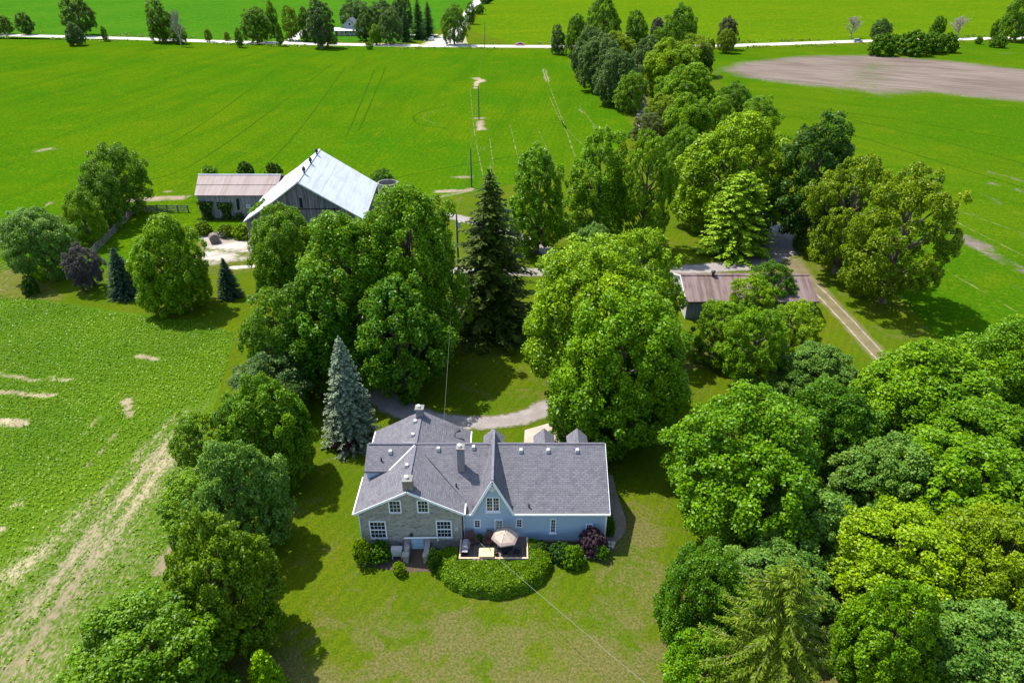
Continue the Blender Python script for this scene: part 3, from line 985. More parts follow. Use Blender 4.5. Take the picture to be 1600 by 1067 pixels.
def proto_dead(seed, R=4.0, H=12.0):
    g = np.random.default_rng(seed)
    mb = MB()
    tr = MB()
    tr.tube([(0, 0, -0.2), (0.1, 0, H * 0.3), (0, 0.1, H * 0.62), (0.1, 0, H * 0.95)], [0.34, 0.26, 0.15, 0.04], 7)
    for i in range(46):
        z0 = H * g.uniform(0.18, 0.8)
        a = g.uniform(0, 6.28)
        L = R * (1.15 - z0 / H) * g.uniform(0.7, 1.3) * 1.5
        tip = np.array((math.cos(a) * L * 0.75, math.sin(a) * L * 0.75, z0 + L * 0.75))
        base = np.array((0, 0, z0))
        mid = (base + tip) / 2 + g.normal(size=3) * 0.2
        mb.tube([base, mid, tip], [0.12, 0.08, 0.03], 4, False)
        for k in range(12):
            f = g.uniform(0.35, 1.0)
            p = base * (1 - f) + tip * f
            q = p + unit(g.normal(size=3) + np.array((0, 0, 0.7))) * g.uniform(0.6, 1.6)
            mb.tube([p, q], [0.05, 0.02], 3, False)
    me = mb.mesh('branches')
    me.materials.append(M['deadwood'])
    tm = tr.mesh('trunk')
    tm.materials.append(M['deadwood'])
    return dict(crown=me, trunk=tm, R=R, H=H, frac=0.25, part='branches')

PROTO = {
    'maple': [proto_round(s, nl=20, nc=16, nleaf=165, leaf=0.265) for s in (1, 2, 3, 4)],
    'big': [proto_round(s, nl=26, nc=22, nleaf=235, leaf=0.205, lobe=0.36, spread=0.70) for s in (11, 12, 13)],
    'lush': [proto_round(s, nl=28, nc=18, nleaf=200, leaf=0.235, lobe=0.33, spread=0.72, pad=0.85) for s in (15, 16)],
    'tall': [proto_round(s, R=4.6, H=15.0, zb=0.7, nl=34, nc=20, nleaf=170, leaf=0.20, lobe=0.38, egg=0.15, spread=0.72) for s in (25, 26)],
    'airy': [proto_round(s, nl=34, nc=15, nleaf=120, leaf=0.22, lobe=0.27, pad=0.55, spread=0.80, egg=0.0, cut=-0.8, zb=1.0) for s in (21, 22, 23)],
    'oval': [proto_round(s, R=4.0, H=14.0, zb=0.7, nl=22, nc=16, nleaf=135, leaf=0.215, lobe=0.40, egg=0.25, spread=0.66) for s in (31, 32)],
    'cedar': [proto_round(s, R=5.0, H=13.0, zb=0.6, nl=34, nc=20, nleaf=130, leaf=0.20, lobe=0.29, egg=0.32, spread=0.76, cut=-0.85) for s in (35,)],
    'shrub': [proto_round(s, R=1.7, H=2.3, zb=0.02, nl=16, nc=12, nleaf=48, leaf=0.17, lobe=0.40, cut=-0.95, egg=0.1) for s in (41, 42)],
    'spruce': [proto_spruce(s, R=4.4, step=0.46, nb=11, tw=0.20, twigl=0.85, ragged=0.5, power=0.66, droop=0.34) for s in (51, 52)],
    'bluespruce': [proto_spruce(54, R=4.0, H=14.0, step=0.34, nb=14, tw=0.24, droop=0.20, twigl=0.62, ragged=0.22, curl=0.5, power=0.72)],
    'norway': [proto_spruce(55, R=9.0, H=17.0, step=0.62, nb=10, tw=0.105, droop=0.34, twigl=0.62, ragged=0.38, curl=0.9, power=0.60)],
    'larch': [proto_spruce(57, R=5.2, H=15.0, step=0.46, nb=12, tw=0.24, droop=-0.06, twigl=0.95, ragged=0.40, curl=0.6, power=0.55)],
    'dead': [proto_dead(61), proto_dead(62)],
}

LEAFCOL = dict(
    maple=(0.082, 0.200, 0.012), deep=(0.054, 0.150, 0.012), dark=(0.028, 0.088, 0.012), blue=(0.092, 0.195, 0.034), bluedk=(0.058, 0.122, 0.032),
    lime=(0.142, 0.262, 0.009), fresh=(0.098, 0.225, 0.010), olive=(0.125, 0.205, 0.012), yellow=(0.155, 0.270, 0.006), purple=(0.055, 0.040, 0.066),
    spruce=(0.046, 0.076, 0.012), bluespruce=(0.135, 0.185, 0.115), norway=(0.080, 0.132, 0.016), larch=(0.125, 0.230, 0.026), grove=(0.042, 0.094, 0.026), deadwood=(0.4, 0.36, 0.3))
tree_rng = random.Random(5)
COUNT = {}
NAMES = {'maple': 'maple_tree', 'tall': 'maple_tree', 'big': 'maple_tree', 'lush': 'broadleaf_tree', 'airy': 'locust_tree', 'oval': 'broadleaf_tree', 'cedar': 'cedar_tree', 'shrub': 'shrub', 'spruce': 'spruce_tree', 'bluespruce': 'blue_spruce', 'norway': 'spruce_tree', 'larch': 'larch_tree', 'dead': 'dead_tree'}

def put_tree(kind, X, Y, r, H, col, label, group=None, z=0.0, rz=None):
    L = PROTO[kind]
    i = COUNT.get(kind, 0)
    COUNT[kind] = i + 1
    p = L[i % len(L)]
    cat = 'shrub' if kind == 'shrub' else 'tree'
    o = thing(NAMES[kind], label, cat, (X, Y, z), tree_rng.uniform(0, 6.28) if rz is None else rz, group)
    o.scale = (r / p['R'], r / p['R'], H / p['H'])
    for nm, me in ((p.get('part', 'crown' if kind != 'shrub' else 'foliage'), p['crown']), ('trunk' if kind != 'shrub' else 'stems', p['trunk'])):
        c = bpy.data.objects.new(nm, me)
        COL.objects.link(c)
        c.parent = o
        if me is p['crown']:
            k = LEAFCOL[col] if isinstance(col, str) else col
            j = tree_rng.uniform(0.92, 1.08)
            c.color = (k[0] * j * tree_rng.uniform(0.95, 1.05), k[1] * j, k[2] * j, 1)
    return o

def crown_tree(kind, x0, y0, x1, y1, col, label, group=None, hz_min=0.75):
    """place a tree so that its crown spans this part of the photograph"""
    gr = {g3: 1.04, g6: 1.10, g8: 1.10, g5: 1.02, g7: 1.12}.get(group, 1.0) if group else 1.0
    mx, my, wx, wy = (x0 + x1) / 2, (y0 + y1) / 2, (x1 - x0) / 2 * gr, (y1 - y0) / 2 * (1 + (gr - 1) * 0.5)
    x0, x1, y0, y1 = mx - wx, mx + wx, my - wy, my + wy
    p = PROTO[kind][COUNT.get(kind, 0) % len(PROTO[kind])]
    frac = p['frac']
    cx, cy = (x0 + x1) / 2, (y0 + y1) / 2
    d = ray(cx, cy)
    zc = 5.0
    for _ in range(40):
        t = (zc - CAMH) / d[2]
        X, Y, Z = d[0] * t, d[1] * t, zc
        ax = axial(X, Y, Z)
        k = ax / FPX
        r = (x1 - x0) / 2 * k
        hp = (y1 - y0) / 2 * k
        th = math.atan2(CAMH - Z, Y)
        a2 = hp * hp - (r * math.sin(th)) ** 2
        hz = math.sqrt(max(a2, 0.0)) / math.cos(th)
        hz = min(max(hz, hz_min * r), 2.6 * r)
        zn = hz * (1 + frac) / (1 - frac)
        zc = 0.5 * zc + 0.5 * zn
    if kind in ('maple', 'big') and hz / r > 1.32:
        kind = 'oval' if kind == 'maple' else 'tall'
    return put_tree(kind, X, Y, r, 2 * hz / (1 - frac), col, label, group)

def cone_tree(kind, tx, ty, bx, by, w, col, label, group=None):
    b = un(bx, by)
    q = zat(tx, ty, b[1])
    H = q[2]
    return put_tree(kind, q[0], b[1], w / 2 * axial(*b) / FPX, max(H, 1.0), col, label, group)

T = crown_tree
g3 = 'trees between the barn and the loop drive'; g5 = 'trees on the middle lawn'; g6 = 'trees lining the lane to the road'; g8 = 'trees of the wood on the right'; g7 = 'trees in front of the rusty-roofed shed'
# --- west end of the yard
g1 = 'trees at the west end of the yard'
T('maple', 135, 225, 228, 328, 'deep', 'tall dark maple furthest back at the corner of the board fence', g1)
T('maple', 118, 258, 192, 352, 'deep', 'dark maple just in front of the tallest one by the fence corner', g1)
T('maple', 97, 297, 161, 378, 'fresh', 'brighter green small maple outside the sloping fence run', g1)
T('big', 8, 329, 111, 431, 'blue', 'round blue-green maple at the western tip of the yard', g1)
T('maple', 101, 380, 156, 450, 'purple', 'purple-leaved tree between the round maple and the small blue-green spruce', g1)
cone_tree('bluespruce', 175, 386, 191, 462, 58, (0.040, 0.078, 0.040), 'short dense spruce beside the purple-leaved tree', g1)
T('lush', 206, 336, 320, 478, 'fresh', 'loose-crowned ash on the grass before the barnyard slabs', g1)
cone_tree('bluespruce', 347, 403, 355, 463, 44, (0.034, 0.070, 0.034), 'small young spruce in front of the barnyard slabs', g1)
cone_tree('bluespruce', 402, 420, 404, 455, 20, (0.03, 0.06, 0.02), 'narrow little evergreen at the foot of the yard maples', g1)
T('shrub', 33, 430, 58, 461, 'dark', 'low dark bush under the round blue-green maple')
g2 = 'bushes behind the farm buildings'
T('shrub', 314, 261, 342, 280, 'fresh', 'bright bush behind the left end of the pink-roofed shed', g2)
T('shrub', 369, 252, 396, 279, 'dark', 'dark bush behind the middle of the pink-roofed shed', g2)
T('shrub', 416, 254, 441, 280, 'dark', 'dark bush behind the right end of the pink-roofed shed', g2)
T('maple', 578, 264, 616, 300, 'deep', 'bushy little tree beside the open silo', g2)
T('shrub', 386, 314, 442, 368, 'fresh', 'bright green bush growing against the grey barn gable', g2)
# --- the dark wood west of the loop
g3 = 'trees between the barn and the loop drive'
T('big', 390, 327, 500, 470, 'maple', 'maple in front of the barn gable, left of the tallest trees', g3)
T('big', 566, 300, 716, 545, 'maple', 'tallest spreading maple, beside the silo and right of the barn', g3)
T('big', 470, 335, 625, 560, 'maple', 'full maple under the right-hand eave of the barn', g3)
T('maple', 385, 446, 520, 610, 'deep', 'dark maple low on the left of the wood by the field', g3)
T('maple', 440, 420, 570, 600, 'deep', 'dark maple in the middle of the wood behind the blue spruce', g3)
T('maple', 545, 430, 700, 610, 'deep', 'dark maple at the head of the loop drive', g3)
T('maple', 364, 545, 484, 655, 'bluedk', 'dull green maple on the field edge left of the blue spruce', g3)
# --- tree row along the west field
g4 = 'tree row along the west field'
T('lush', 340, 585, 484, 748, 'maple', 'broad bright maple at the top of the field-side row', g4)
T('airy', 264, 640, 364, 742, 'fresh', 'feathery light green locust leaning over the field edge', g4)
T('lush', 300, 680, 447, 858, 'blue', 'grey-green pale-leaved maple midway down the field-side row', g4)
T('airy', 248, 727, 370, 838, 'fresh', 'feathery yellow-green locust left of the grey-green maple', g4)
T('cedar', 258, 797, 432, 1012, (0.080, 0.165, 0.010), 'big dense olive-green cedar at the lower end of the row', g4)
T('big', 92, 913, 362, 1160, 'maple', 'largest round maple, cut by the bottom edge of the photo', g4)
cone_tree('larch', 402, 1018, 398, 1085, 70, 'fresh', 'young light green conical tree peeping up at the bottom edge', g4)
cone_tree('bluespruce', 528, 526, 542, 690, 98, 'bluespruce', 'silvery blue spruce standing left of the farmhouse roof')
T('shrub', 520, 672, 560, 706, (0.09, 0.035, 0.03), 'reddish low bush at the foot of the silvery blue spruce')
# --- middle of the grounds
g5 = 'trees on the middle lawn'
cone_tree('spruce', 765, 265, 768, 516, 178, 'spruce', 'tall dark ragged spruce standing alone in the middle')
T('maple', 793, 232, 886, 388, 'maple', 'upright maple right behind the tall dark spruce', g5)
T('maple', 886, 207, 985, 372, 'maple', 'maple left of the multi-stemmed tree behind the lane', g5)
T('airy', 962, 213, 1058, 378, 'fresh', 'multi-stemmed tree with bare lower trunks by the lane', g5)
T('lush', 888, 350, 968, 420, 'blue', 'blue-green rounded treetop behind the huge lime-green tree', g5)
T('airy', 925, 356, 1070, 540, 'lime', 'lime-green tree at the back right of the huge one', g5)
T('big', 818, 385, 1040, 620, 'lime', 'huge lime-green spreading tree left of the rusty-roofed shed', g5)
T('big', 868, 450, 1082, 688, 'fresh', 'huge green tree hanging over the right end of the farmhouse', g5)
T('airy', 858, 590, 960, 700, 'deep', 'darker small tree over the concrete apron behind the garage roof', g5)
# --- along the lane
g6 = 'trees lining the lane to the road'
T('lush', 1067, 183, 1226, 345, 'lime', 'broad yellow-green tree nearest the lane bend', g6)
cone_tree('larch', 1168, 266, 1167, 395, 130, 'larch', 'light green larch standing on the lawn at the lane bend')
T('maple', 1214, 188, 1334, 368, 'dark', 'dark round-headed tree with a bare trunk right of the lane', g6)
T('airy', 1268, 250, 1388, 415, 'olive', 'open olive-green locust left of the largest open one', g6)
T('airy', 1333, 272, 1487, 462, 'olive', 'largest open-crowned locust throwing its shade on the crop', g6)
T('maple', 1036, 200, 1092, 258, 'maple', 'small tree beside the lane above the multi-stemmed one', g6)
T('airy', 986, 180, 1042, 222, (0.085, 0.11, 0.03), 'greyish open tree on the left of the lane', g6)
T('lush', 1036, 150, 1112, 222, 'fresh', 'rounded tree on the lane with a pale trunk showing', g6)
T('maple', 1104, 152, 1148, 196, 'fresh', 'little tree right of the pale-trunked lane tree', g6)
T('maple', 1155, 152, 1216, 205, 'fresh', 'outermost lane tree facing the east field', g6)
T('maple', 1124, 130, 1170, 178, 'deep', 'dark small tree at the east field edge of the lane', g6)
T('airy', 1006, 150, 1062, 206, 'olive', 'yellowish thin tree on the lane beside the gap', g6)
T('lush', 1030, 108, 1116, 168, 'fresh', 'wide mid-green lane tree above the pale-trunked one', g6)
T('maple', 962, 115, 1011, 169, 'fresh', 'bright green narrow tree at the left side of the lane', g6)
T('lush', 1003, 66, 1090, 140, 'lime', 'lime-green domed lane tree in the upper cluster', g6)
T('maple', 1054, 58, 1113, 112, 'olive', 'olive lane tree on the right of the upper cluster', g6)
T('maple', 1088, 76, 1114, 116, 'dark', 'small very dark tree on the right flank of the lane', g6)
T('lush', 934, 83, 1000, 156, 'bluedk', 'nearest of the grey-green row of domes left of the lane', g6)
T('lush', 906, 60, 976, 134, 'bluedk', 'second grey-green dome left of the lane', g6)
T('lush', 894, 47, 955, 112, 'bluedk', 'furthest grey-green dome left of the lane', g6)
T('lush', 928, 56, 994, 104, 'olive', 'brownish-green dome behind the grey-green row', g6)
T('lush', 984, 62, 1038, 120, 'bluedk', 'dull green dome at the right of the grey-green row', g6)
T('maple', 885, 27, 918, 82, 'deep', 'narrow dark tree at the road end of the lane row', g6)
T('maple', 917, 1, 970, 68, 'deep', 'tallest tree of the lane row by the road', g6)
T('maple', 976, 21, 1011, 74, 'deep', 'slim bright-topped tree by the road in the lane cluster', g6)
T('maple', 1017, 30, 1038, 60, 'purple', 'small purple-leaved tree among the roadside cluster', g6)
T('airy', 1016, 46, 1042, 78, 'fresh', 'little light tree under the small purple-leaved one', g6)
T('maple', 1038, 12, 1088, 76, 'deep', 'tall spiky-topped tree right of the small purple one', g6)
T('maple', 860, 42, 883, 80, 'bluedk', 'lone small tree on the verge left of the lane mouth', g6)
T('maple', 1122, 30, 1153, 72, (0.045, 0.045, 0.035), 'dull purple-grey tree right of the lane mouth', g6)
T('maple', 1122, 48, 1150, 79, 'olive', 'olive bush-like tree in front of the dull purple-grey one', g6)
# --- round the rusty-roofed shed
g7 = 'trees in front of the rusty-roofed shed'
T('airy', 1088, 470, 1172, 560, 'fresh', 'layered green tree at the left front corner of the rusty shed', g7)
T('airy', 1142, 430, 1206, 500, 'lime', 'light sumac-like tree touching the rusty roof', g7)
T('maple', 1172, 410, 1242, 480, 'deep', 'dark rounded tree overhanging the rusty roof', g7)
T('airy', 1130, 482, 1226, 604, 'fresh', 'tallest layered tree in front of the rusty shed', g7)
T('airy', 1200, 474, 1283, 560, 'lime', 'yellow-green tree at the right of the shed group', g7)
T('lush', 1216, 540, 1330, 628, 'blue', 'low blue-green rounded tree below the shed group', g7)
# --- the wood at the right
g8 = 'trees of the wood on the right'
T('big', 1052, 607, 1283, 838, 'maple', 'big domed maple nearest the right side of the lawn', g8)
T('lush', 1224, 590, 1366, 742, 'deep', 'dark maple behind the big domed one', g8)
T('lush', 1350, 548, 1556, 690, 'fresh', 'bright flat-topped tree by the end of the worn track', g8)
T('big', 1520, 495, 1680, 660, 'maple', 'tall tree cut by the right edge beside the crop', g8)
T('airy', 1345, 600, 1440, 690, 'fresh', 'small open tree at the left of the bright flat-topped one', g8)
T('lush', 1312, 672, 1478, 830, 'blue', 'pale blue-green tree in the middle of the wood', g8)
T('big', 1430, 627, 1625, 790, 'maple', 'mid-green tree at the right edge below the flat-topped one', g8)
T('lush', 1392, 683, 1610, 850, 'fresh', 'wide fresh green tree above the yellowest one', g8)
T('big', 1298, 792, 1510, 965, 'yellow', 'yellowest tree in the middle of the wood', g8)
T('big', 1450, 790, 1640, 985, (0.120, 0.205, 0.008), 'yellow-green tree right of the yellowest one', g8)
T('lush', 1178, 750, 1330, 900, 'blue', 'grey-green tree below the big domed maple', g8)
T('big', 1030, 854, 1172, 1020, 'deep', 'dark green maple standing out into the front lawn', g8)
T('lush', 1130, 848, 1290, 985, 'blue', 'silvery green tree behind the drooping spruce', g8)
cone_tree('norway', 1243, 880, 1236, 1150, 330, 'norway', 'drooping olive spruce seen from above at the bottom edge')
T('lush', 1322, 910, 1460, 1085, 'maple', 'green tree right of the drooping spruce', g8)
T('lush', 1440, 930, 1640, 1130, 'blue', 'blue-green tree in the bottom right corner', g8)
T('maple', 1040, 985, 1160, 1120, 'maple', 'green tree left of the drooping spruce at the bottom edge', g8)
# --- beyond: trees on the road
g9 = 'roadside trees in the distance'
T('maple', -14, 24, 18, 51, 'deep', 'tree cut by the left edge on the far road', g9)
T('maple', 25, 21, 51, 51, 'dark', 'dark round tree on the road near the left edge', g9)
T('maple', 96, -6, 146, 49, 'dark', 'big dark tree behind the road in the upper left', g9)
T('lush', 101, 37, 130, 68, 'bluedk', 'grey-green round bush-like tree in front of the upper left road', g9)
T('oval', 157, 42, 167, 63, 'deep', 'tiny upright tree beside the road in the upper left', g9)
T('oval', 226, 4, 270, 61, 'deep', 'tall leafy tree on the far side of the road, upper left', g9)
cone_tree('dead', 270, 12, 278, 73, 20, 'deadwood', 'bare half-dead tree at the near side of the road', g9)
T('maple', 265, 38, 290, 66, 'deep', 'small leafy tree beside the bare half-dead one', g9)
T('oval', 319, 46, 331, 64, 'olive', 'first of the small young trees along the road', g9)
T('oval', 366, 45, 379, 72, 'deep', 'slim young dark tree on the near verge', g9)
T('oval', 349, 50, 359, 63, 'olive', 'smallest pale sapling on the far verge', g9)
T('maple', 374, 14, 421, 62, 'deep', 'broad tree left of the farm entrance', g9)
T('oval', 415, 4, 434, 54, 'deep', 'narrow tall tree left of the farm entrance', g9)
T('maple', 430, 37, 442, 70, 'deep', 'thin tree on the verge by the farm entrance', g9)
T('airy', 439, 12, 466, 58, 'olive', 'pale thin tree beside the farm entrance', g9)
T('maple', 464, 14, 489, 60, 'dark', 'dark tree right of the farm entrance', g9)
T('maple', 476, 2, 522, 68, 'grove', 'large tree at the left of the distant house', g9)
cone_tree('dead', 495, 30, 500, 75, 22, 'deadwood', 'pale bare snag in front of the large tree by the distant house', g9)
T('shrub', 512, 58, 526, 69, 'deep', 'small bush on the distant front lawn', g9)
g10 = 'grove round the distant farmhouse'
T('maple', 526, 3, 582, 44, 'grove', 'dark tree behind the distant farmhouse roof', g10)
T('maple', 552, 23, 588, 60, 'dark', 'dense dark tree right of the distant farmhouse', g10)
T('maple', 574, 2, 620, 40, 'grove', 'tree in the middle of the distant grove', g10)
T('maple', 588, 16, 628, 64, 'bluedk', 'greyish tree at the front of the distant grove', g10)
T('oval', 576, 40, 596, 68, 'fresh', 'bright small tree on the distant verge', g10)
T('maple', 610, -6, 645, 50, 'grove', 'tall tree behind the distant spruces', g10)
cone_tree('spruce', 631, 15, 636, 66, 26, 'grove', 'leftmost of the distant tall spruces', g10)
cone_tree('spruce', 651, -4, 656, 62, 34, 'grove', 'middle one of the distant tall spruces', g10)
cone_tree('spruce', 667, 2, 668, 58, 30, 'grove', 'rightmost of the distant tall spruces', g10)
T('maple', 687, 9, 731, 64, 'deep', 'roadside maple with a clear trunk at the crossroads', g9)
T('oval', 726, 5, 743, 35, 'deep', 'tree along the side road climbing away', g9)
T('shrub', 740, 8, 757, 22, 'deep', 'bush along the side road above its tree', g9)
T('maple', 748, -10, 768, 4, 'dark', 'dark treetop at the upper edge by the side road', g9)
cone_tree('dead', 1337, 24, 1336, 60, 26, 'deadwood', 'grey leafless tree behind the silver car', g9)
T('maple', 1361, 31, 1393, 64, 'grove', 'dark broad tree between the silver car and the roadside hedge', g9)
T('oval', 1454, 27, 1477, 59, 'deep', 'tilted oval tree behind the roadside bushes', g9)
cone_tree('dead', 1506, 23, 1504, 59, 28, 'deadwood', 'grey leafless tree right of the tilted oval one', g9)
T('oval', 1549, 32, 1563, 59, 'deep', 'thin young tree near the upper right corner', g9)
T('maple', 1570, -6, 1626, 58, 'deep', 'large tree cut by the upper right edge', g9)
g11 = 'bushes in the roadside hedge'
for (x0, y0, x1, y1), lb in (((1358, 60, 1400, 80), 'leftmost bush of the roadside hedge'), ((1384, 58, 1418, 78), 'small second bush of the roadside hedge'), ((1404, 55, 1452, 79), 'broad middle bush of the roadside hedge'), ((1436, 57, 1476, 78), 'fourth bush of the roadside hedge'), ((1460, 57, 1497, 77), 'rightmost bush of the long roadside hedge'), ((1524, 58, 1536, 69), 'small bush past the right end of the hedge'), ((1549, 57, 1573, 73), 'round bush nearest the upper right corner')):
    T('shrub', x0, y0, x1, y1, 'deep', lb + ' on the far verge', g11)
for (x0, y0, x1, y1), lb in (((571, 66, 583, 77), 'lone weedy bush on the near verge below the distant house'), ((1106, 62, 1118, 76), 'small bush on the verge right of the lane mouth')):
    T('shrub', x0, y0, x1, y1, 'fresh', lb, g11)

# ------------------------------------------------------------------ the farmhouse
RX = -8.48
def stone_z(X): return 6.62 - 0.53 * abs(X - RX)
def wing_z(Y): return 6.72 - 0.574 * (48.4 - Y)
house = thing('farmhouse', 'stone and blue clapboard farmhouse with a grey shingle roof', 'house', (-2.4, 47.5, 0))
WY, SY = 43.4, 42.6            # faces of the blue wing and of the stone gable

w = MB(); w.prism([(-12.75, SY, -0.3), (-4.2, SY, -0.3), (-4.2, SY, 4.18), (RX, SY, 6.44), (-12.75, SY, 4.18)], (0, 10.6, 0))
part('stone_wall', w, M['stone'], house)
w = MB(); w.prism([(-4.12, WY, 0.32), (-4.12, 51.2, 0.32), (-4.12, 51.2, 3.7), (-4.12, 48.4, 6.52), (-4.12, WY, 3.69)], (12.12, 0, 0))
part('siding_wall', w, M['blue'], house)
w = MB(); w.box(-4.1, 7.97, WY + 0.03, 51.15, -0.3, 0.315)
part('foundation', w, M['concrete'], house)
w = MB(); w.box(-12.55, -10.3, 46.32, 49.4, 4.1, 5.36)
w.prism([(-12.55, 46.32, 5.3), (-12.55, 49.4, 5.3), (-12.55, 48.4, 6.5)], (0.2, 0, 0))
part('siding_wall', w, M['blue'], house)

t = 0.16
r = MB()
r.slab((-13.05, 42.32, stone_z(-13.05)), (RX, 42.32, 6.62), (RX, 53.45, 6.62), (-13.05, 53.45, stone_z(-13.05)), t)
r.slab((RX, 42.32, 6.62), (-3.92, 42.32, stone_z(-3.92)), (-3.92, 53.45, stone_z(-3.92)), (RX, 53.45, 6.62), t)
roof_s = part('roof', r, M['shingle_y'], house, label='roof of the stone block, ridge running front to back')
r = MB()
r.slab((-8.3, 42.98, wing_z(42.98)), (-3.3, 42.98, wing_z(42.98)), (-3.3, 48.4, 6.72), (-8.3, 48.4, 6.72), t)
r.slab((-3.3, 43.6, wing_z(43.6)), (0.1, 43.6, wing_z(43.6)), (0.1, 48.4, 6.72), (-3.3, 48.4, 6.72), t)
r.slab((0.1, 42.98, wing_z(42.98)), (8.16, 42.98, wing_z(42.98)), (8.16, 48.4, 6.72), (0.1, 48.4, 6.72), t)
r.slab((-8.3, 48.4, 6.72), (8.16, 48.4, 6.72), (8.16, 51.6, 3.5), (-8.3, 51.6, 3.5), t)
roof_w = part('roof', r, M['shingle_x'], house, label='long roof of the blue wing')
r = MB()
r.slab((-12.72, 46.16, 6.68 - 0.55 * 2.24), (-8.4, 46.16, 6.68 - 0.55 * 2.24), (-8.4, 48.4, 6.68), (-12.72, 48.4, 6.68), t)
r.slab((-12.72, 48.4, 6.68), (-8.4, 48.4, 6.68), (-8.4, 49.7, 5.5), (-12.72, 49.7, 5.5), t)
part('roof', r, M['shingle_x'], house, label='small cross-gable roof on the left')
# ridge caps and valley flashing
r = MB()
for a, b in (((RX, 42.36, 6.655), (RX, 48.2, 6.655)), ((RX, 48.6, 6.655), (RX, 53.4, 6.655))):
    r.beam(a, b, 0.22, 0.03)
part('ridge_cap', r, m_plain('ridge_cap_a', (0.14, 0.136, 0.155), 0.9, 0.15), roof_s)
r = MB(); r.beam((-12.6, 48.4, 6.715), (8.12, 48.4, 6.735), 0.20, 0.04)
part('ridge_cap', r, m_plain('ridge_cap_b', (0.125, 0.12, 0.14), 0.9, 0.15), roof_w)
r = MB()
pa = (-10.55, 46.2, stone_z(-10.55) + 0.03); pb = (RX - 0.05, 48.25, 6.66)
r.beam(pa, pb, 0.16, 0.05)
r.beam((RX - 0.1, 48.55, 6.66), (-9.8, 49.4, 5.98), 0.14, 0.05)
part('valley_flashing', r, M['valley'], roof_s)
r = MB(); r.beam((-4.1, 43.95, 4.27), (-8.2, 48.15, 6.52), 0.10, 0.04)
part('valley_flashing', r, M['dark'], roof_w)

# fascia and gutters
f = MB(); f.beam((-13.05, 42.30, stone_z(-13.05) - 0.07), (RX, 42.30, 6.55), 0.05, 0.20); part('fascia', f, M['white'], house)
f = MB(); f.beam((RX, 42.30, 6.55), (-3.92, 42.30, stone_z(-3.92) - 0.07), 0.05, 0.20); part('fascia', f, M['white'], house)
f = MB(); f.beam((-13.09, 42.3, stone_z(-13.05) - 0.06), (-13.09, 46.9, stone_z(-13.05) - 0.06), 0.10, 0.12); part('fascia', f, M['white'], house)
f = MB(); f.beam((-13.09, 49.6, stone_z(-13.05) - 0.06), (-13.09, 53.45, stone_z(-13.05) - 0.06), 0.10, 0.12); part('fascia', f, M['white'], house)
f = MB(); f.beam((-3.87, 51.7, stone_z(-3.92) - 0.06), (-3.87, 53.45, stone_z(-3.92) - 0.06), 0.10, 0.12); part('fascia', f, M['white'], house)
f = MB(); f.beam((-3.87, 42.3, stone_z(-3.92) - 0.06), (-3.87, 43.6, stone_z(-3.92) - 0.06), 0.10, 0.12); part('fascia', f, M['white'], house)
f = MB(); f.beam((0.2, 42.93, wing_z(42.98) - 0.07), (8.20, 42.93, wing_z(42.98) - 0.07), 0.11, 0.15); part('gutter', f, M['white'], house)
f = MB(); f.beam((-3.80, 42.93, wing_z(42.98) - 0.07), (-3.4, 42.93, wing_z(42.98) - 0.07), 0.11, 0.15); part('gutter', f, M['white'], house)
f = MB(); f.beam((8.19, 42.98, wing_z(42.98) - 0.08), (8.19, 48.4, 6.64), 0.04, 0.18); part('fascia', f, M['white'], house)
f = MB(); f.beam((8.19, 48.4, 6.64), (8.19, 51.6, 3.42), 0.04, 0.18); part('fascia', f, M['white'], house)
f = MB(); f.tube([(-4.08, 42.95, 3.5), (-4.08, 43.3, 3.2), (-4.08, 43.3, 0.1)], 0.05, 6)
part('downspout', f, M['white'], house)
f = MB(); f.tube([(-12.68, 42.42, 4.1), (-12.68, 42.55, 3.9), (-12.68, 42.55, 0.0)], 0.045, 6)
part('downspout', f, M['white'], house)
f = MB(); f.box(7.90, 8.03, WY - 0.035, WY + 0.1, 0.32, 3.62)
part('corner_board', f, M['white'], house)
f = MB(); f.box(-4.05, 7.96, WY - 0.02, WY + 0.02, 0.24, 0.34)
part('skirt_board', f, M['doorblue'], house)

# steep front gable, flush with the wall
AX, AZ = -1.6, 7.26
g_ = MB(); g_.prism([(AX - 1.68, WY - 0.012, 3.66), (AX + 1.68, WY - 0.012, 3.66), (AX, WY - 0.012, 7.02)], (0, 4.0, 0))
gable = part('gable_wall', g_, M['blue'], house)
r = MB()
for s in (-1, 1):
    r.slab((AX + s * 1.78, 42.95, 3.60), (AX, 42.95, AZ), (AX, 49.6, AZ), (AX + s * 1.78, 49.6, 3.60), 0.22)
gr = part('roof', r, M['shingle_y'], house, label='steep gable roof breaking the eaves')
r = MB()
for s in (-1, 1):
    r.beam((AX + s * 1.79, 42.92, 3.50), (AX, 42.92, AZ - 0.11), 0.05, 0.20)
part('bargeboard', r, M['white'], gr)
r = MB(); r.beam((AX, 42.97, AZ + 0.02), (AX, 49.6, AZ + 0.02), 0.2, 0.05)
part('ridge_cap', r, m_plain('ridge_cap_c', (0.15, 0.146, 0.165), 0.9, 0.15), gr)
v = zat(768.7, 763, WY)
r = MB(); r.tube([(v[0], WY - 0.06, v[2]), (v[0], WY, v[2])], 0.28, 18)
vent = part('round_vent', r, M['white'], gable)
r = MB()
for k in range(3):
    r.box(v[0] - 0.17, v[0] + 0.17, WY - 0.075, WY - 0.06, v[2] - 0.14 + 0.1 * k, v[2] - 0.10 + 0.1 * k)
part('louvre', r, M['tin'], vent)
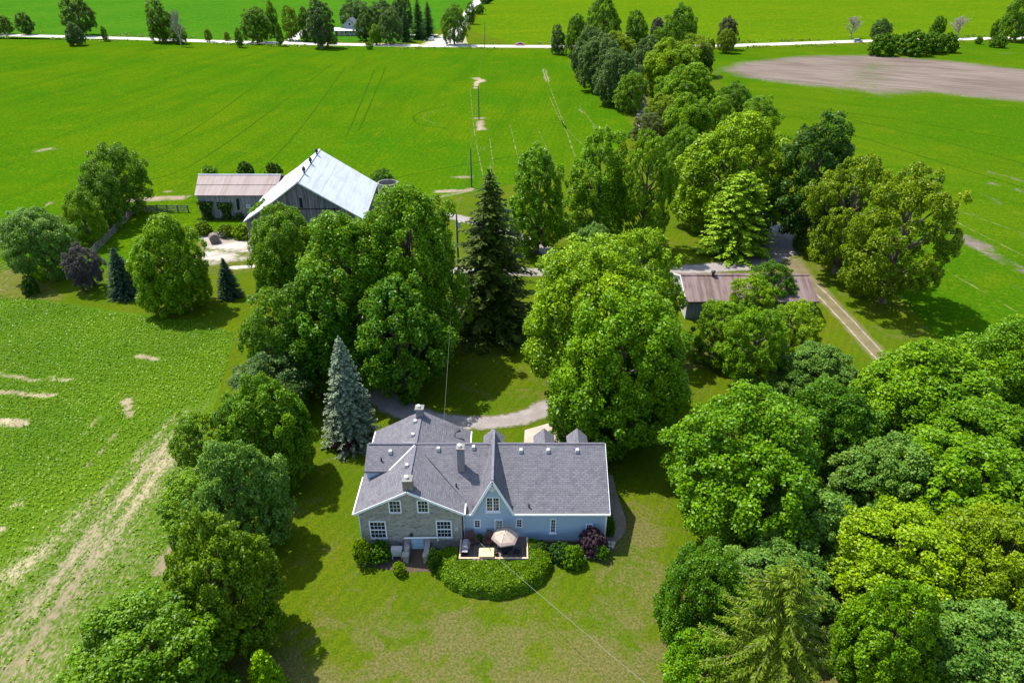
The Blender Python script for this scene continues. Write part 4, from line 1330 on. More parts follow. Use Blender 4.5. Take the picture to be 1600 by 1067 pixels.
# rear gablets
for i, xx in enumerate((AX - 0.05, 2.9, 5.9)):
    r = MB()
    hw = 0.95
    for s in (-1, 1):
        r.slab((xx + s * hw, 48.2, 5.75), (xx, 48.2, 6.66), (xx, 50.7, 6.66), (xx + s * hw, 50.7, 5.75), 0.12)
    d = part('dormer', r, M['shingle_y'], house)
    r = MB(); r.prism([(xx - 0.8, 50.5, 4.3), (xx + 0.8, 50.5, 4.3), (xx + 0.8, 50.5, 5.75), (xx, 50.5, 6.5), (xx - 0.8, 50.5, 5.75)], (0, -1.6, 0))
    part('dormer_wall', r, M['blue'], d)

def window(parent, px, Y, cols, rows, sash=False, double=False, sillw=True):
    x0, y0, x1, y1 = px
    a = zat(x0, y1, Y - 0.04); b = zat(x1, y0, Y - 0.04)
    X0, X1, Z0, Z1 = a[0], b[0], a[2], b[2]
    fw = 0.10
    f = MB()
    f.box(X0, X1, Y - 0.07, Y + 0.02, Z1 - fw, Z1)
    f.box(X0, X1, Y - 0.07, Y + 0.02, Z0, Z0 + fw)
    f.box(X0, X0 + fw, Y - 0.07, Y + 0.02, Z0 + fw, Z1 - fw)
    f.box(X1 - fw, X1, Y - 0.07, Y + 0.02, Z0 + fw, Z1 - fw)
    if double:
        xm = (X0 + X1) / 2
        f.box(xm - 0.06, xm + 0.06, Y - 0.068, Y + 0.02, Z0 + fw, Z1 - fw)
    if sash:
        zm = (Z0 + Z1) / 2
        f.box(X0 + fw, X1 - fw, Y - 0.066, Y + 0.02, zm - 0.05, zm + 0.05)
    wd = part('window', f, M['white'], parent)
    p = MB(); p.box(X0 + fw * 0.8, X1 - fw * 0.8, Y - 0.02, Y + 0.01, Z0 + fw * 0.8, Z1 - fw * 0.8)
    part('pane', p, M['glass'], wd)
    g = MB()
    for k in range(1, cols):
        xx = X0 + fw + (X1 - X0 - 2 * fw) * k / cols
        g.box(xx - 0.013, xx + 0.013, Y - 0.04, Y - 0.015, Z0 + fw, Z1 - fw)
    for k in range(1, rows):
        zz = Z0 + fw + (Z1 - Z0 - 2 * fw) * k / rows
        g.box(X0 + fw, X1 - fw, Y - 0.042, Y - 0.015, zz - 0.013, zz + 0.013)
    part('glazing_bar', g, M['white'], wd)
    if sillw:
        s = MB(); s.box(X0 - 0.08, X1 + 0.08, Y - 0.14, Y + 0.01, Z0 - 0.12, Z0 - 0.005)
        part('sill', s, M['capstone'] if Y == SY else M['white'], wd)
    return wd
window(house, (608.2, 781.4, 625.8, 801.2), SY, 3, 3)
window(house, (652.3, 781.2, 669.4, 800.8), SY, 3, 3)
window(house, (579.4, 814.2, 602.2, 840.8), SY, 4, 4, True)
window(house, (682.5, 813.2, 705.4, 839.8), SY, 4, 4, True)
window(gable, (759.3, 776.3, 781.0, 798.6), WY, 4, 4, False, True)
window(house, (740.4, 811.4, 751.1, 824.6), WY, 2, 3, sillw=False)
window(house, (806.0, 810.2, 816.5, 824.0), WY, 2, 3, sillw=False)
window(house, (859.0, 810.2, 869.5, 832.0), WY, 2, 4)
window(house, (914.4, 818.3, 926.7, 833.5), WY, 3, 3, sillw=False)
# back door onto the deck
a = zat(773.2, 848, WY - 0.04); b = zat(786.3, 811.4, WY - 0.04)
X0, X1, Z0, Z1 = a[0], b[0], 0.72, b[2]
f = MB()
f.box(X0, X0 + 0.1, WY - 0.07, WY, Z0, Z1); f.box(X1 - 0.1, X1, WY - 0.07, WY, Z0, Z1); f.box(X0 + 0.1, X1 - 0.1, WY - 0.07, WY, Z1 - 0.1, Z1)
df = part('door_frame', f, M['white'], house)
f = MB(); f.box(X0 + 0.1, X1 - 0.1, WY - 0.03, WY + 0.01, Z0, Z1 - 0.1)
part('door', f, M['navy'], df)
f = MB()
zt, zl = Z1 - 0.2, Z1 - 1.05
f.box(X0 + 0.18, X1 - 0.18, WY - 0.038, WY - 0.02, zl, zt)
part('pane', f, M['glass'], df)
f = MB()
for k in range(4):
    xx = X0 + 0.18 + (X1 - X0 - 0.36) * k / 3
    f.box(xx - 0.02, xx + 0.02, WY - 0.055, WY - 0.036, zl, zt)
    zz = zl + (zt - zl) * k / 3
    f.box(X0 + 0.18, X1 - 0.18, WY - 0.053, WY - 0.036, zz - 0.02, zz + 0.02)
part('glazing_bar', f, M['white'], df)

# chimneys
def chimney(X, Y, zb, zt, w, m, capw, flue=True, label=None):
    c = MB(); c.box(X - w / 2, X + w / 2, Y - w / 2, Y + w / 2, zb, zt)
    ch = part('chimney', c, m, house, label=label)
    c = MB(); c.box(X - capw / 2, X + capw / 2, Y - capw / 2, Y + capw / 2, zt - 0.02, zt + 0.12)
    part('chimney_cap', c, M['chimcap'], ch)
    if flue:
        c = MB(); c.lathe([(0.16, zt + 0.1), (0.16, zt + 0.34), (0.12, zt + 0.34)], X - w * 0.12, Y, 10)
        part('flue_pot', c, M['white'], ch)
        c = MB(); c.lathe([(0.11, zt + 0.345), (0.11, zt + 0.35)], X - w * 0.12, Y, 10)
    c = MB()
    zz = zb
    c.box(X - w / 2 - 0.04, X + w / 2 + 0.04, Y - w / 2 - 0.05, Y - w / 2 + 0.02, zb + 0.28 * (1 if m is M['stone2'] else 0.2), zb + 0.5)
    return ch
M['stone2'] = m_stone()
M['chimcap'] = m_plain('chimney_crown', (0.20, 0.185, 0.165), 0.9, 0.25)
M['chimbrick'] = m_gravel('grey_chimney_block', (0.17, 0.165, 0.17), (0.27, 0.26, 0.26))
chimney(-4.37, 46.45, 4.9, 7.8, 0.60, M['chimbrick'], 0.72, label='tall grey chimney on the blue wing')
chimney(RX + 0.05, 43.0, 6.0, 7.35, 0.78, m_gravel('brown_chimney_stone', (0.20, 0.155, 0.105), (0.33, 0.27, 0.19)), 0.84, label='brown stone chimney at the front gable')
chimney(RX - 0.1, 52.75, 6.0, 7.4, 0.66, M['chimbrick'], 0.82, label='chimney at the rear gable')

# roof vents, found on the plane of their slope
def on_wing(x, y): return on_plane(x, y, 0, -0.574, 1, 6.72 - 0.574 * 48.4)
def on_left(x, y): return on_plane(x, y, -0.53, 0, 1, 6.62 - 0.53 * RX)
def on_right(x, y): return on_plane(x, y, 0.53, 0, 1, 6.62 + 0.53 * RX)
def on_cross(x, y): return on_plane(x, y, 0, -0.55, 1, 6.68 - 0.55 * 48.4)
for q in (on_wing(685, 703), on_wing(740, 700.5), on_wing(814, 705.5), on_wing(856.4, 705.5), on_wing(901.8, 705.5), on_cross(610, 707.5), on_right(637.5, 728.5) if False else on_left(636, 729), on_left(645.5, 681), on_left(649, 660)):
    v = MB(); v.hexa([(q[0] - 0.17, q[1] - 0.17, q[2] - 0.05), (q[0] + 0.17, q[1] - 0.17, q[2] - 0.05), (q[0] + 0.17, q[1] + 0.17, q[2] - 0.05), (q[0] - 0.17, q[1] + 0.17, q[2] - 0.05),
                      (q[0] - 0.13, q[1] - 0.13, q[2] + 0.25), (q[0] + 0.13, q[1] - 0.13, q[2] + 0.25), (q[0] + 0.13, q[1] + 0.13, q[2] + 0.3), (q[0] - 0.13, q[1] + 0.13, q[2] + 0.3)])
    part('roof_vent', v, M['greywhite'], house)
for q in (on_wing(713, 760), on_wing(826.5, 792), on_cross(596, 720)):
    v = MB(); v.lathe([(0.07, q[2] - 0.1), (0.07, q[2] + 0.35)], q[0], q[1], 8)
    part('vent_pipe', v, M['dark'], house)
q = on_right(714, 682)
v = MB(); v.tube([(q[0] - 0.2, q[1] - 0.2, q[2]), (q[0] - 0.15, q[1], q[2] + 0.45), (q[0] + 0.3, q[1] + 0.25, q[2] + 0.55)], [0.05, 0.05, 0.16], 6)
part('satellite_mount', v, M['dark'], house)
# meter boxes, porch lamp and basement entry on the stone gable
v = zat(713.5, 824, SY)
f = MB(); f.box(v[0] - 0.16, v[0] + 0.14, SY - 0.14, SY, v[2] - 0.2, v[2] + 0.12)
part('meter_box', f, M['greywhite'], house)
v = zat(643, 834, SY)
f = MB(); f.box(v[0] - 0.12, v[0] + 0.12, SY - 0.2, SY, v[2] - 0.09, v[2] + 0.09)
part('wall_lamp', f, M['dark'], house)
bx = un(652, 868)[0]
f = MB(); f.box(bx - 0.52, bx + 0.5, SY - 0.06, SY + 0.02, 0.0, 1.35)
part('basement_door', f, M['doorblue'], house)
f = MB(); f.tube([(bx - 1.05, SY - 0.25, 1.5), (bx + 1.75, SY - 0.25, 1.55), (bx + 1.75, SY - 0.25, 1.2)], 0.07, 8)
part('white_pipe', f, M['white'], house)
for s in (-1, 1):
    f = MB(); f.hexa([(bx + s * 0.85 - 0.22, 40.95, -0.1), (bx + s * 0.85 + 0.22, 40.95, -0.1), (bx + s * 0.85 + 0.22, SY - 0.02, -0.1), (bx + s * 0.85 - 0.22, SY - 0.02, -0.1),
                      (bx + s * 0.85 - 0.22, 40.95, 0.75), (bx + s * 0.85 + 0.22, 40.95, 0.75), (bx + s * 0.85 + 0.22, SY - 0.02, 1.0), (bx + s * 0.85 - 0.22, SY - 0.02, 1.0)])
    ww = part('wing_wall', f, M['stone'], house)
    f = MB(); f.box(bx + s * 0.85 - 0.27, bx + s * 0.85 + 0.27, 40.9, 41.4, 0.76, 0.90)
    part('cap_stone', f, M['capstone'], ww)
f = MB(); f.box(bx - 0.62, bx + 0.62, 41.0, SY - 0.08, -0.05, 0.03)
part('landing', f, M['soilbed'], house)

# ------------------------------------------------------------------ heat pump by the wall
hp = un(621, 872)
hpt = thing('heat_pump', 'off-white heat pump unit standing against the stone wall', 'heat pump', (hp[0], hp[1] + 0.1, 0))
f = MB(); f.box(-0.45, 0.45, -0.2, 0.2, 0.32, 1.15); part('casing', f, M['greywhite'], hpt, True)
f = MB(); f.tube([(-0.08, -0.225, 0.74), (-0.08, -0.2, 0.74)], 0.27, 16); part('fan_grille', f, M['tin'], hpt, True)
for sx in (-0.38, 0.38):
    f = MB(); f.box(sx - 0.04, sx + 0.04, -0.24, 0.24, 0.0, 0.318); part('leg', f, M['greywhite'], hpt, True)

# ------------------------------------------------------------------ deck and what stands on it
DZ = 0.62
dl = un(718.2, 871, 1.1); dr_ = un(824.2, 870, 1.1)
DX0, DX1, DY0, DY1 = dl[0], dr_[0], dl[1], 43.35
deck = thing('deck', 'low wooden deck with pale rails behind the blue wing', 'deck', ((DX0 + DX1) / 2, (DY0 + DY1) / 2, 0))
nb_ = int((DY1 - DY0) / 0.15)
bw = (DY1 - DY0) / nb_
bd = MB(); bd.box(-(DX1 - DX0) / 2 + 0.03, (DX1 - DX0) / 2 - 0.03, -bw / 2 + 0.008, bw / 2 - 0.008, -0.035, 0)
bm_ = bd.mesh('deck_board'); bm_.materials.append(M['deckwood'])
for i in range(nb_):
    o = bpy.data.objects.new('deck_board', bm_)
    COL.objects.link(o); o.parent = deck
    o.location = (rng.uniform(-0.02, 0.02), DY0 + bw * (i + 0.5) - ORIG[deck.name][1], DZ + rng.uniform(-0.003, 0.003))
f = MB(); f.box(DX0, DX1, DY0 - 0.03, DY0 + 0.02, 0.1, DZ - 0.04); f.box(DX0 - 0.02, DX0 + 0.02, DY0 + 0.02, DY1, 0.1, DZ - 0.04); f.box(DX1 - 0.02, DX1 + 0.02, DY0 + 0.02, DY1, 0.1, DZ - 0.04)
part('rim_board', f, M['railwood'], deck)
px_ = [DX0 + (DX1 - DX0) * k / 4 for k in range(5)]
for x in px_:
    f = MB(); f.box(x - 0.05, x + 0.05, DY0 - 0.13, DY0 - 0.035, 0.0, 1.14); part('rail_post', f, M['railwood'], deck)
for x in (DX0, DX1):
    f = MB(); f.box(x - 0.05, x + 0.05, 42.7, 42.8, 0.0, 1.14); part('rail_post', f, M['railwood'], deck)
f = MB(); f.box(DX0 - 0.07, DX1 + 0.07, DY0 - 0.15, DY0 - 0.01, 1.14, 1.18); part('rail', f, M['railwood'], deck)
for x in (DX0, DX1):
    f = MB(); f.box(x - 0.06, x + 0.06, DY0 - 0.008, 42.8, 1.141, 1.181); part('rail', f, M['railwood'], deck)
bal = MB(); bal.box(-0.018, 0.018, -0.018, 0.018, 0, 1.02)
balm = bal.mesh('baluster'); balm.materials.append(M['palewood'])
k = 0
x = DX0 + 0.16
while x < DX1 - 0.1:
    if not (DX0 + 1.4 < x < DX0 + 2.9):
        o = bpy.data.objects.new('baluster', balm); COL.objects.link(o); o.parent = deck
        o.location = (x - ORIG[deck.name][0], DY0 - 0.08 - ORIG[deck.name][1], 0.12)
    x += 0.16

def at_deck(x, y, z=DZ): return un(x, y, z)
# umbrella
ux, uy = -0.55, 41.62
um = thing('patio_umbrella', 'open beige patio umbrella with a darker border on the deck', 'umbrella', (ux, uy, DZ), 0.2)
um.scale = (1, 1, 0.86)
f = MB(); n = 6; RU = 1.18
top = (0, 0, 2.78)
rim = [(RU * math.cos(2 * math.pi * k / n), RU * math.sin(2 * math.pi * k / n), 2.12) for k in range(n)]
mid = [(0.83 * a[0], 0.83 * a[1], 2.12 + 0.66 * 0.17 + 0.02) for a in rim]
cap_ = [(0.16 * a[0], 0.16 * a[1], 2.70) for a in rim]
for k in range(n):
    j = (k + 1) % n
    f.quad(cap_[k], mid[k], mid[j], cap_[j])
    f.poly([top, cap_[k], cap_[j]])
part('canopy', f, M['canvas'], um, True)
f = MB()
for k in range(n):
    j = (k + 1) % n
    f.quad(mid[k], rim[k], rim[j], mid[j])
bo = part('canopy_border', f, m_plain('canvas_border', (0.27, 0.20, 0.175), 0.85, 0.1), um, True)
f = MB()
for k in range(n):
    j = (k + 1) % n
    f.quad(rim[k], (rim[k][0], rim[k][1], 1.98), (rim[j][0], rim[j][1], 1.98), rim[j])
part('valance', f, M['canvas'], um, True)
for k in range(n):
    f = MB(); f.beam((0, 0, 2.56), (rim[k][0] * 0.98, rim[k][1] * 0.98, 2.10), 0.02, 0.02); part('rib', f, M['blackmetal'], um, True)
for k in range(n):
    f = MB(); f.beam((cap_[k][0], cap_[k][1], cap_[k][2] + 0.012), (mid[k][0], mid[k][1], mid[k][2] + 0.012), 0.025, 0.01); part('seam', f, bo.data.materials[0], um, True)
f = MB(); f.tube([(0, 0, 0.05), (0, 0, 2.66)], 0.022, 8); part('pole', f, M['palewood'], um, True)
f = MB(); f.lathe([(0.26, 0), (0.26, 0.05), (0.05, 0.09)], 0, 0, 14); part('base', f, M['blackmetal'], um, True)
f = MB(); f.lathe([(0.06, 2.77), (0.035, 2.84), (0.01, 2.88)], 0, 0, 8); part('finial', f, M['canvas'], um, True)
# round table and chairs below it
tb = thing('patio_table', 'round black patio table beneath the beige umbrella', 'table', (ux, uy, DZ))
f = MB()
for k in range(20):
    a0_, a1_ = 2 * math.pi * k / 20, 2 * math.pi * (k + 1) / 20
    f.hexa([(0.06 * math.cos(a0_), 0.06 * math.sin(a0_), 0.70), (0.68 * math.cos(a0_), 0.68 * math.sin(a0_), 0.70), (0.68 * math.cos(a1_), 0.68 * math.sin(a1_), 0.70), (0.06 * math.cos(a1_), 0.06 * math.sin(a1_), 0.70),
            (0.06 * math.cos(a0_), 0.06 * math.sin(a0_), 0.73), (0.68 * math.cos(a0_), 0.68 * math.sin(a0_), 0.73), (0.68 * math.cos(a1_), 0.68 * math.sin(a1_), 0.73), (0.06 * math.cos(a1_), 0.06 * math.sin(a1_), 0.73)])
part('tabletop', f, M['blackmetal'], tb, True)
for k in range(4):
    a = math.pi / 4 + k * math.pi / 2
    f = MB(); f.tube([(0.5 * math.cos(a), 0.5 * math.sin(a), 0), (0.42 * math.cos(a), 0.42 * math.sin(a), 0.7)], 0.02, 6); part('leg', f, M['blackmetal'], tb, True)

def make_chair(label):
    c = thing('patio_chair', label, 'chair', (0, 0, DZ), 0, 'black patio chairs round the table')
    f = MB(); f.box(-0.25, 0.25, -0.24, 0.26, 0.41, 0.45); part('seat', f, M['blackmetal'], c, True)
    f = MB(); f.hexa([(-0.25, 0.24, 0.45), (0.25, 0.24, 0.45), (0.25, 0.28, 0.45), (-0.25, 0.28, 0.45), (-0.24, 0.36, 0.95), (0.24, 0.36, 0.95), (0.24, 0.39, 0.95), (-0.24, 0.39, 0.95)]); part('backrest', f, M['blackmetal'], c, True)
    for sx in (-1, 1):
        f = MB(); f.tube([(0.26 * sx, -0.22, 0), (0.26 * sx, -0.22, 0.64), (0.26 * sx, 0.3, 0.66)], 0.018, 6); part('arm', f, M['blackmetal'], c, True)
        f = MB(); f.tube([(0.24 * sx, 0.26, 0.42), (0.26 * sx, 0.34, 0)], 0.018, 6); part('leg', f, M['blackmetal'], c, True)
    return c
ch0 = make_chair('black patio chair at the right of the umbrella table')
def seat_at(o, ang):
    o.location = (ux + 1.0 * math.cos(ang), uy + 1.0 * math.sin(ang), DZ)
    o.rotation_euler = (0, 0, ang - math.pi / 2)
seat_at(ch0, -0.35)
for ang, lb in ((3.4, 'black patio chair at the left of the umbrella table'), (2.3, 'black patio chair behind the umbrella, nearest the planter'), (1.0, 'black patio chair behind the umbrella, by the wall')):
    seat_at(copy_tree(ch0, (0, 0, 0), 0, lb), ang)

# two reclining wooden chairs
def make_lounge(label):
    c = thing('garden_chair', label, 'chair', (0, 0, DZ), 0, 'red-brown slatted garden chairs')
    for k in range(5):
        f = MB(); x_ = -0.26 + 0.13 * k
        f.hexa([(x_ - 0.055, 0.18, 0.26), (x_ + 0.055, 0.18, 0.26), (x_ + 0.055, 0.21, 0.26), (x_ - 0.055, 0.21, 0.26), (x_ * 1.15 - 0.055, 0.50, 1.0 - 0.5 * x_ * x_), (x_ * 1.15 + 0.055, 0.50, 1.0 - 0.5 * x_ * x_), (x_ * 1.15 + 0.055, 0.525, 1.0), (x_ * 1.15 - 0.055, 0.525, 1.0)])
        part('back_slat', f, M['chairwood'], c, True)
    for k in range(5):
        y_ = -0.36 + 0.13 * k
        f = MB(); f.box(-0.3, 0.3, y_ - 0.055, y_ + 0.055, 0.38 - 0.03 * k, 0.405 - 0.03 * k); part('seat_slat', f, M['chairwood'], c, True)
    for sx in (-1, 1):
        f = MB(); f.box(0.36 * sx - 0.07, 0.36 * sx + 0.07, -0.42, 0.35, 0.56, 0.585); part('arm', f, M['chairwood'], c, True)
        f = MB(); f.box(0.33 * sx - 0.02, 0.33 * sx + 0.02, -0.40, -0.28, 0, 0.558); part('leg', f, M['chairwood'], c, True)
        f = MB(); f.beam((0.315 * sx, -0.3, 0.33), (0.315 * sx, 0.55, 0.03), 0.03, 0.11); part('rear_leg', f, M['chairwood'], c, True)
    return c
lc = make_lounge('red-brown slatted garden chair at the left of the planter')
p_ = at_deck(737, 847); lc.location = (p_[0], min(p_[1], 42.6), DZ); lc.rotation_euler = (0, 0, 0.35)
p_ = at_deck(763.5, 848)
copy_tree(lc, (p_[0], min(p_[1], 42.6), DZ), -0.3, 'red-brown slatted garden chair between planter and umbrella')
p_ = at_deck(750, 843)
pl = thing('planter', 'dark pot with a leafy plant between the garden chairs', 'planter', (p_[0], 42.75, DZ))
f = MB(); f.lathe([(0.18, 0), (0.25, 0.4), (0.22, 0.4), (0.2, 0.36)], 0, 0, 14); part('pot', f, M['blackmetal'], pl, True)
gg = np.random.default_rng(3)
d_ = unit(gg.normal(size=(260, 3)) + np.array((0, 0, 0.8)))
lm = leaf_mesh('plant', d_ * 0.32 * gg.uniform(0.3, 1, (260, 1)) + np.array((0, 0, 0.5)), d_ + np.array((0, 0, 0.5)), 0.14, 0.08, gg)
lm.materials.append(M['leaf'])
o = part('plant', lm, None, pl, True); o.color = (0.03, 0.08, 0.015, 1)
# grill
p_ = at_deck(727.5, 866)
gl = thing('barbecue_grill', 'barbecue grill with a grey rounded lid at the deck corner', 'grill', (p_[0], p_[1] + 0.25, DZ), math.pi / 2 - 0.05)
f = MB()
prof = [(-0.28, 0.78)] + [(-0.28 + 0.28 * (1 - math.cos(a)), 0.85 + 0.27 * math.sin(a)) for a in np.linspace(0, math.pi, 9)] + [(0.28, 0.78)]
f.prism([(-0.42, y, z) for y, z in prof], (0.84, 0, 0)); part('lid', f, M['greycover'], gl, True)
f = MB(); f.box(-0.42, 0.42, -0.27, 0.27, 0.60, 0.778); part('firebox', f, M['dark'], gl, True)
for sx in (-1, 1):
    f = MB(); f.box(0.43 * sx + (-0.001 if sx < 0 else 0.001) - (0.28 if sx < 0 else 0), 0.43 * sx + (0.28 if sx > 0 else 0), -0.24, 0.24, 0.74, 0.77); part('side_shelf', f, M['greycover'], gl, True)
f = MB(); f.box(-0.38, 0.38, -0.24, 0.24, 0.08, 0.598); part('cabinet', f, M['dark'], gl, True)
f = MB(); f.tube([(-0.36, -0.33, 0.84), (0.36, -0.33, 0.84)], 0.02, 6); part('handle', f, M['tin'], gl, True)
for sx in (-0.32, 0.32):
    f = MB(); f.tube([(sx - 0.03, 0.2, 0.07), (sx + 0.03, 0.2, 0.07)], 0.07, 10); part('wheel', f, M['blackmetal'], gl, True)
# pale slatted table at the front of the deck
p_ = at_deck(760, 863, DZ + 0.74)
pt = thing('wooden_table', 'pale unpainted plank table at the front edge of the deck', 'table', (p_[0], p_[1] + 0.05, DZ))
for k in range(7):
    f = MB(); f.box(-0.62, 0.62, -0.48 + 0.138 * k, -0.48 + 0.138 * k + 0.13, 0.70, 0.738); part('plank', f, M['palewood'], pt, True)
for sx in (-0.52, 0.52):
    for sy in (-0.4, 0.4):
        f = MB(); f.box(sx - 0.045, sx + 0.045, sy - 0.045, sy + 0.045, 0, 0.698); part('leg', f, M['palewood'], pt, True)

# ------------------------------------------------------------------ hedge round the deck
def hedge():
    g = np.random.default_rng(77)
    n = 140000
    cx, cy, ax, ay = -1.55, 40.75, 4.75, 3.45
    X = g.uniform(cx - ax - 0.1, cx + ax + 0.1, n); Y = g.uniform(cy - ay - 0.1, 42.7, n)
    e = np.sqrt(((X - cx) / ax) ** 2 + ((Y - cy) / ay) ** 2)
    lump = 0.10 * np.sin(X * 2.3 + 1) * np.sin(Y * 2.9) + 0.07 * np.sin(X * 5.1) * np.cos(Y * 4.3 + 2)
    e = e + lump * 0.25
    ok = (e < 1) & ~((X > DX0 - 0.25) & (X < DX1 + 0.2) & (Y > DY0 - 0.3))
    ok &= ~((X < DX0 - 0.2) & (Y > 41.6))
    X, Y, e, lump = X[ok], Y[ok], e[ok], lump[ok]
    hgt = 1.16 + lump * 0.8
    drop = np.clip((e - 0.84) / 0.16, 0, 1)
    top = hgt * np.sqrt(np.clip(1 - drop ** 3.5, 0.02, 1))
    # leaves on the top and, towards the rim, down the face
    Z = np.where(e > 0.86, g.uniform(0.05, 1, len(X)) * top, top - np.abs(g.normal(size=len(X))) * 0.10)
    keep = g.uniform(size=len(X)) < np.where(e > 0.86, 1.0, 0.55)
    X, Y, Z, e = X[keep], Y[keep], Z[keep], e[keep]
    N = np.stack([(X - cx) / ax ** 2, (Y - cy) / ay ** 2, np.zeros(len(X))], 1)
    N = unit(N) * np.clip((e - 0.7) * 3, 0, 1)[:, None] + np.array((0, 0, 0.8)) + g.normal(size=(len(X), 3)) * 0.55
    s = g.uniform(0.7, 1.35, len(X))
    me = leaf_mesh('hedge', np.stack([X, Y, Z], 1), N, 0.15 * s, 0.11 * s, g)
    me.materials.append(M['leaf'])
    o = single('hedge', me, None, 'rounded clipped hedge wrapping the front of the deck', 'hedge')
    o.color = (0.088, 0.190, 0.010, 1)
hedge()
# foundation plants
g12 = 'bushes along the house walls'
T('shrub', 548, 840, 582, 880, 'lime', 'yellow-green bush at the left corner of the stone gable', g12)
T('shrub', 572, 843, 612, 878, 'deep', 'dark bush against the stone gable, left of the heat pump', g12)
T('shrub', 612, 876, 634, 898, 'lime', 'small pale bush by the left wing wall of the basement entry', g12)
T('shrub', 666, 856, 692, 892, 'dark', 'dark ivy bush right of the basement entry', g12)
T('shrub', 690, 852, 716, 876, 'dark', 'dark bush between the basement entry and the deck', g12)
T('shrub', 826, 848, 860, 870, 'dark', 'dark low bush under the tall narrow window', g12)
T('shrub', 856, 851, 896, 872, 'dark', 'dark low bush under the blue wall, mid-way along', g12)
T('shrub', 905, 822, 950, 866, (0.075, 0.040, 0.055), 'purple-leaved bush with pale flowers at the right corner', g12)
T('shrub', 926, 848, 952, 874, 'maple', 'green bush before the purple-leaved one', g12)
T('shrub', 877, 850, 914, 886, 'fresh', 'free-standing green bush on the front lawn', g12)
T('shrub', 948, 810, 962, 838, 'deep', 'green bush round the right-hand house corner', g12)

bed = MB(); bed.poly([(*p, 0.014) for p in G((818, 872), (820, 850), (850, 838), (945, 838), (958, 846), (945, 872), (880, 870))])
struct('flower_bed', bed, M['soilbed'])
bed = MB(); bed.poly([(*p, 0.013) for p in G((556, 882), (560, 845), (720, 848), (722, 885), (690, 893), (640, 893), (608, 890))])
struct('flower_bed', bed, M['soilbed'])
ribbon('path', [un(*p) for p in ((951, 742), (955, 765), (962, 790), (968, 812), (966, 830), (955, 842), (944, 849))], [0.8, 0.9, 1.0, 1.1, 1.1, 1.05, 1.0], 0.030, M['paver'])
gst = 'flagstones at the end of the curved path'
for i, (x, y) in enumerate(((951, 853), (957.5, 848.5), (957, 854), (949, 859), (952, 847.5))):
    p_ = un(x, y)
    s = 0.2 + 0.05 * (i % 2)
    f = MB(); f.prism([(p_[0] + s * (1 + 0.2 * math.sin(k * 3 + i)) * math.cos(k * 1.257 + i), p_[1] + s * (1 + 0.2 * math.cos(k * 2 + i)) * math.sin(k * 1.257 + i), 0.0) for k in range(5)], (0, 0, 0.07))
    single('flagstone', f, M['flag'], ['squarish flagstone nearest the purple-leaved bush', 'flagstone furthest to the right by the path end', 'middle flagstone of the cluster by the path end', 'flagstone closest to the front lawn edge', 'flagstone touching the end of the curved path'][i], 'flagstone', gst)
gst2 = 'edging stones along the front bed'
EST = ['edging stone nearest the deck hedge', 'edging stone second from the deck hedge', 'small edging stone left of the free-standing bush', 'edging stone right of the free-standing bush', 'edging stone in front of the purple-leaved bush', 'edging stone below the green bush by the corner']
for i, (x, y) in enumerate(((858, 868), (869, 870), (879, 871), (917, 870), (928, 871), (941, 872))):
    p_ = un(x, y)
    f = MB(); f.hexa([(p_[0] - 0.25, p_[1] - 0.1, 0), (p_[0] + 0.25, p_[1] - 0.12, 0), (p_[0] + 0.23, p_[1] + 0.1, 0), (p_[0] - 0.22, p_[1] + 0.12, 0), (p_[0] - 0.2, p_[1] - 0.07, 0.1), (p_[0] + 0.2, p_[1] - 0.08, 0.12), (p_[0] + 0.2, p_[1] + 0.08, 0.1), (p_[0] - 0.2, p_[1] + 0.09, 0.12)])
    single('edging_stone', f, M['flag'], EST[i], 'stone', gst2)

# ------------------------------------------------------------------ barn
ba = np.array(un(464, 285, 11.0)); bb = np.array(un(499, 234, 11.0))
ax_ = (bb - ba)[:2]; BL = float(np.linalg.norm(ax_)); ax_ /= BL
cr_ = np.array((ax_[1], -ax_[0]))                      # to the right of the ridge
barn = thing('barn', 'big grey-boarded barn with a bright metal roof', 'barn', (ba[0], ba[1], 0))
def bp(s, l, z): return (ba[0] + cr_[0] * s + ax_[0] * l, ba[1] + cr_[1] * s + ax_[1] * l, z)
# half widths where the slopes meet the plane of the gable
def eave_hit(x, y):
    n = ax_; d0 = n @ ba[:2]
    q = on_plane(x, y, n[0], n[1], 0, d0)
    return (np.array(q[:2]) - ba[:2]) @ cr_, q[2]
sl, zl_ = eave_hit(379, 347.5); sr, zr_ = eave_hit(570.3, 344)
w = MB(); w.prism([bp(sl + 0.5, 0.4, -0.3), bp(sr - 0.5, 0.4, -0.3), bp(sr - 0.5, 0.4, zr_ + 0.05), bp(0, 0.4, 10.75), bp(sl * 0.5, 0.4, (11 + zl_) / 2 - 0.55), bp(sl + 0.5, 0.4, zl_ + 0.0)], (ax_[0] * (BL - 0.8), ax_[1] * (BL - 0.8), 0))
part('wall', w, M['board'], barn)
for s0, z0_, s1, z1_, nm in ((0, 11.0, sr, zr_, 'right'), (0, 11.0, sl * 0.5, (11.0 + zl_) / 2 - 0.25, 'lu'), (sl * 0.5, (11.0 + zl_) / 2 - 0.25, sl, zl_, 'll')):
    # roof laid in rows of sheets, each lapping the one below
    rows = 3 if nm == 'right' else 1
    for k in range(rows):
        f0, f1 = k / rows, (k + 1) / rows
        r = MB()
        zz0, zz1 = z0_ + (z1_ - z0_) * f0, z0_ + (z1_ - z0_) * f1
        e = 0.02 * (rows - k)
        r.slab(bp(s0 + (s1 - s0) * f0, 0, zz0 + e), bp(s0 + (s1 - s0) * f1, 0, zz1 + e), bp(s0 + (s1 - s0) * f1, BL, zz1 + e), bp(s0 + (s1 - s0) * f0, BL, zz0 + e), 0.12)
        part('roof_sheet', r, M['barnroof'], barn)
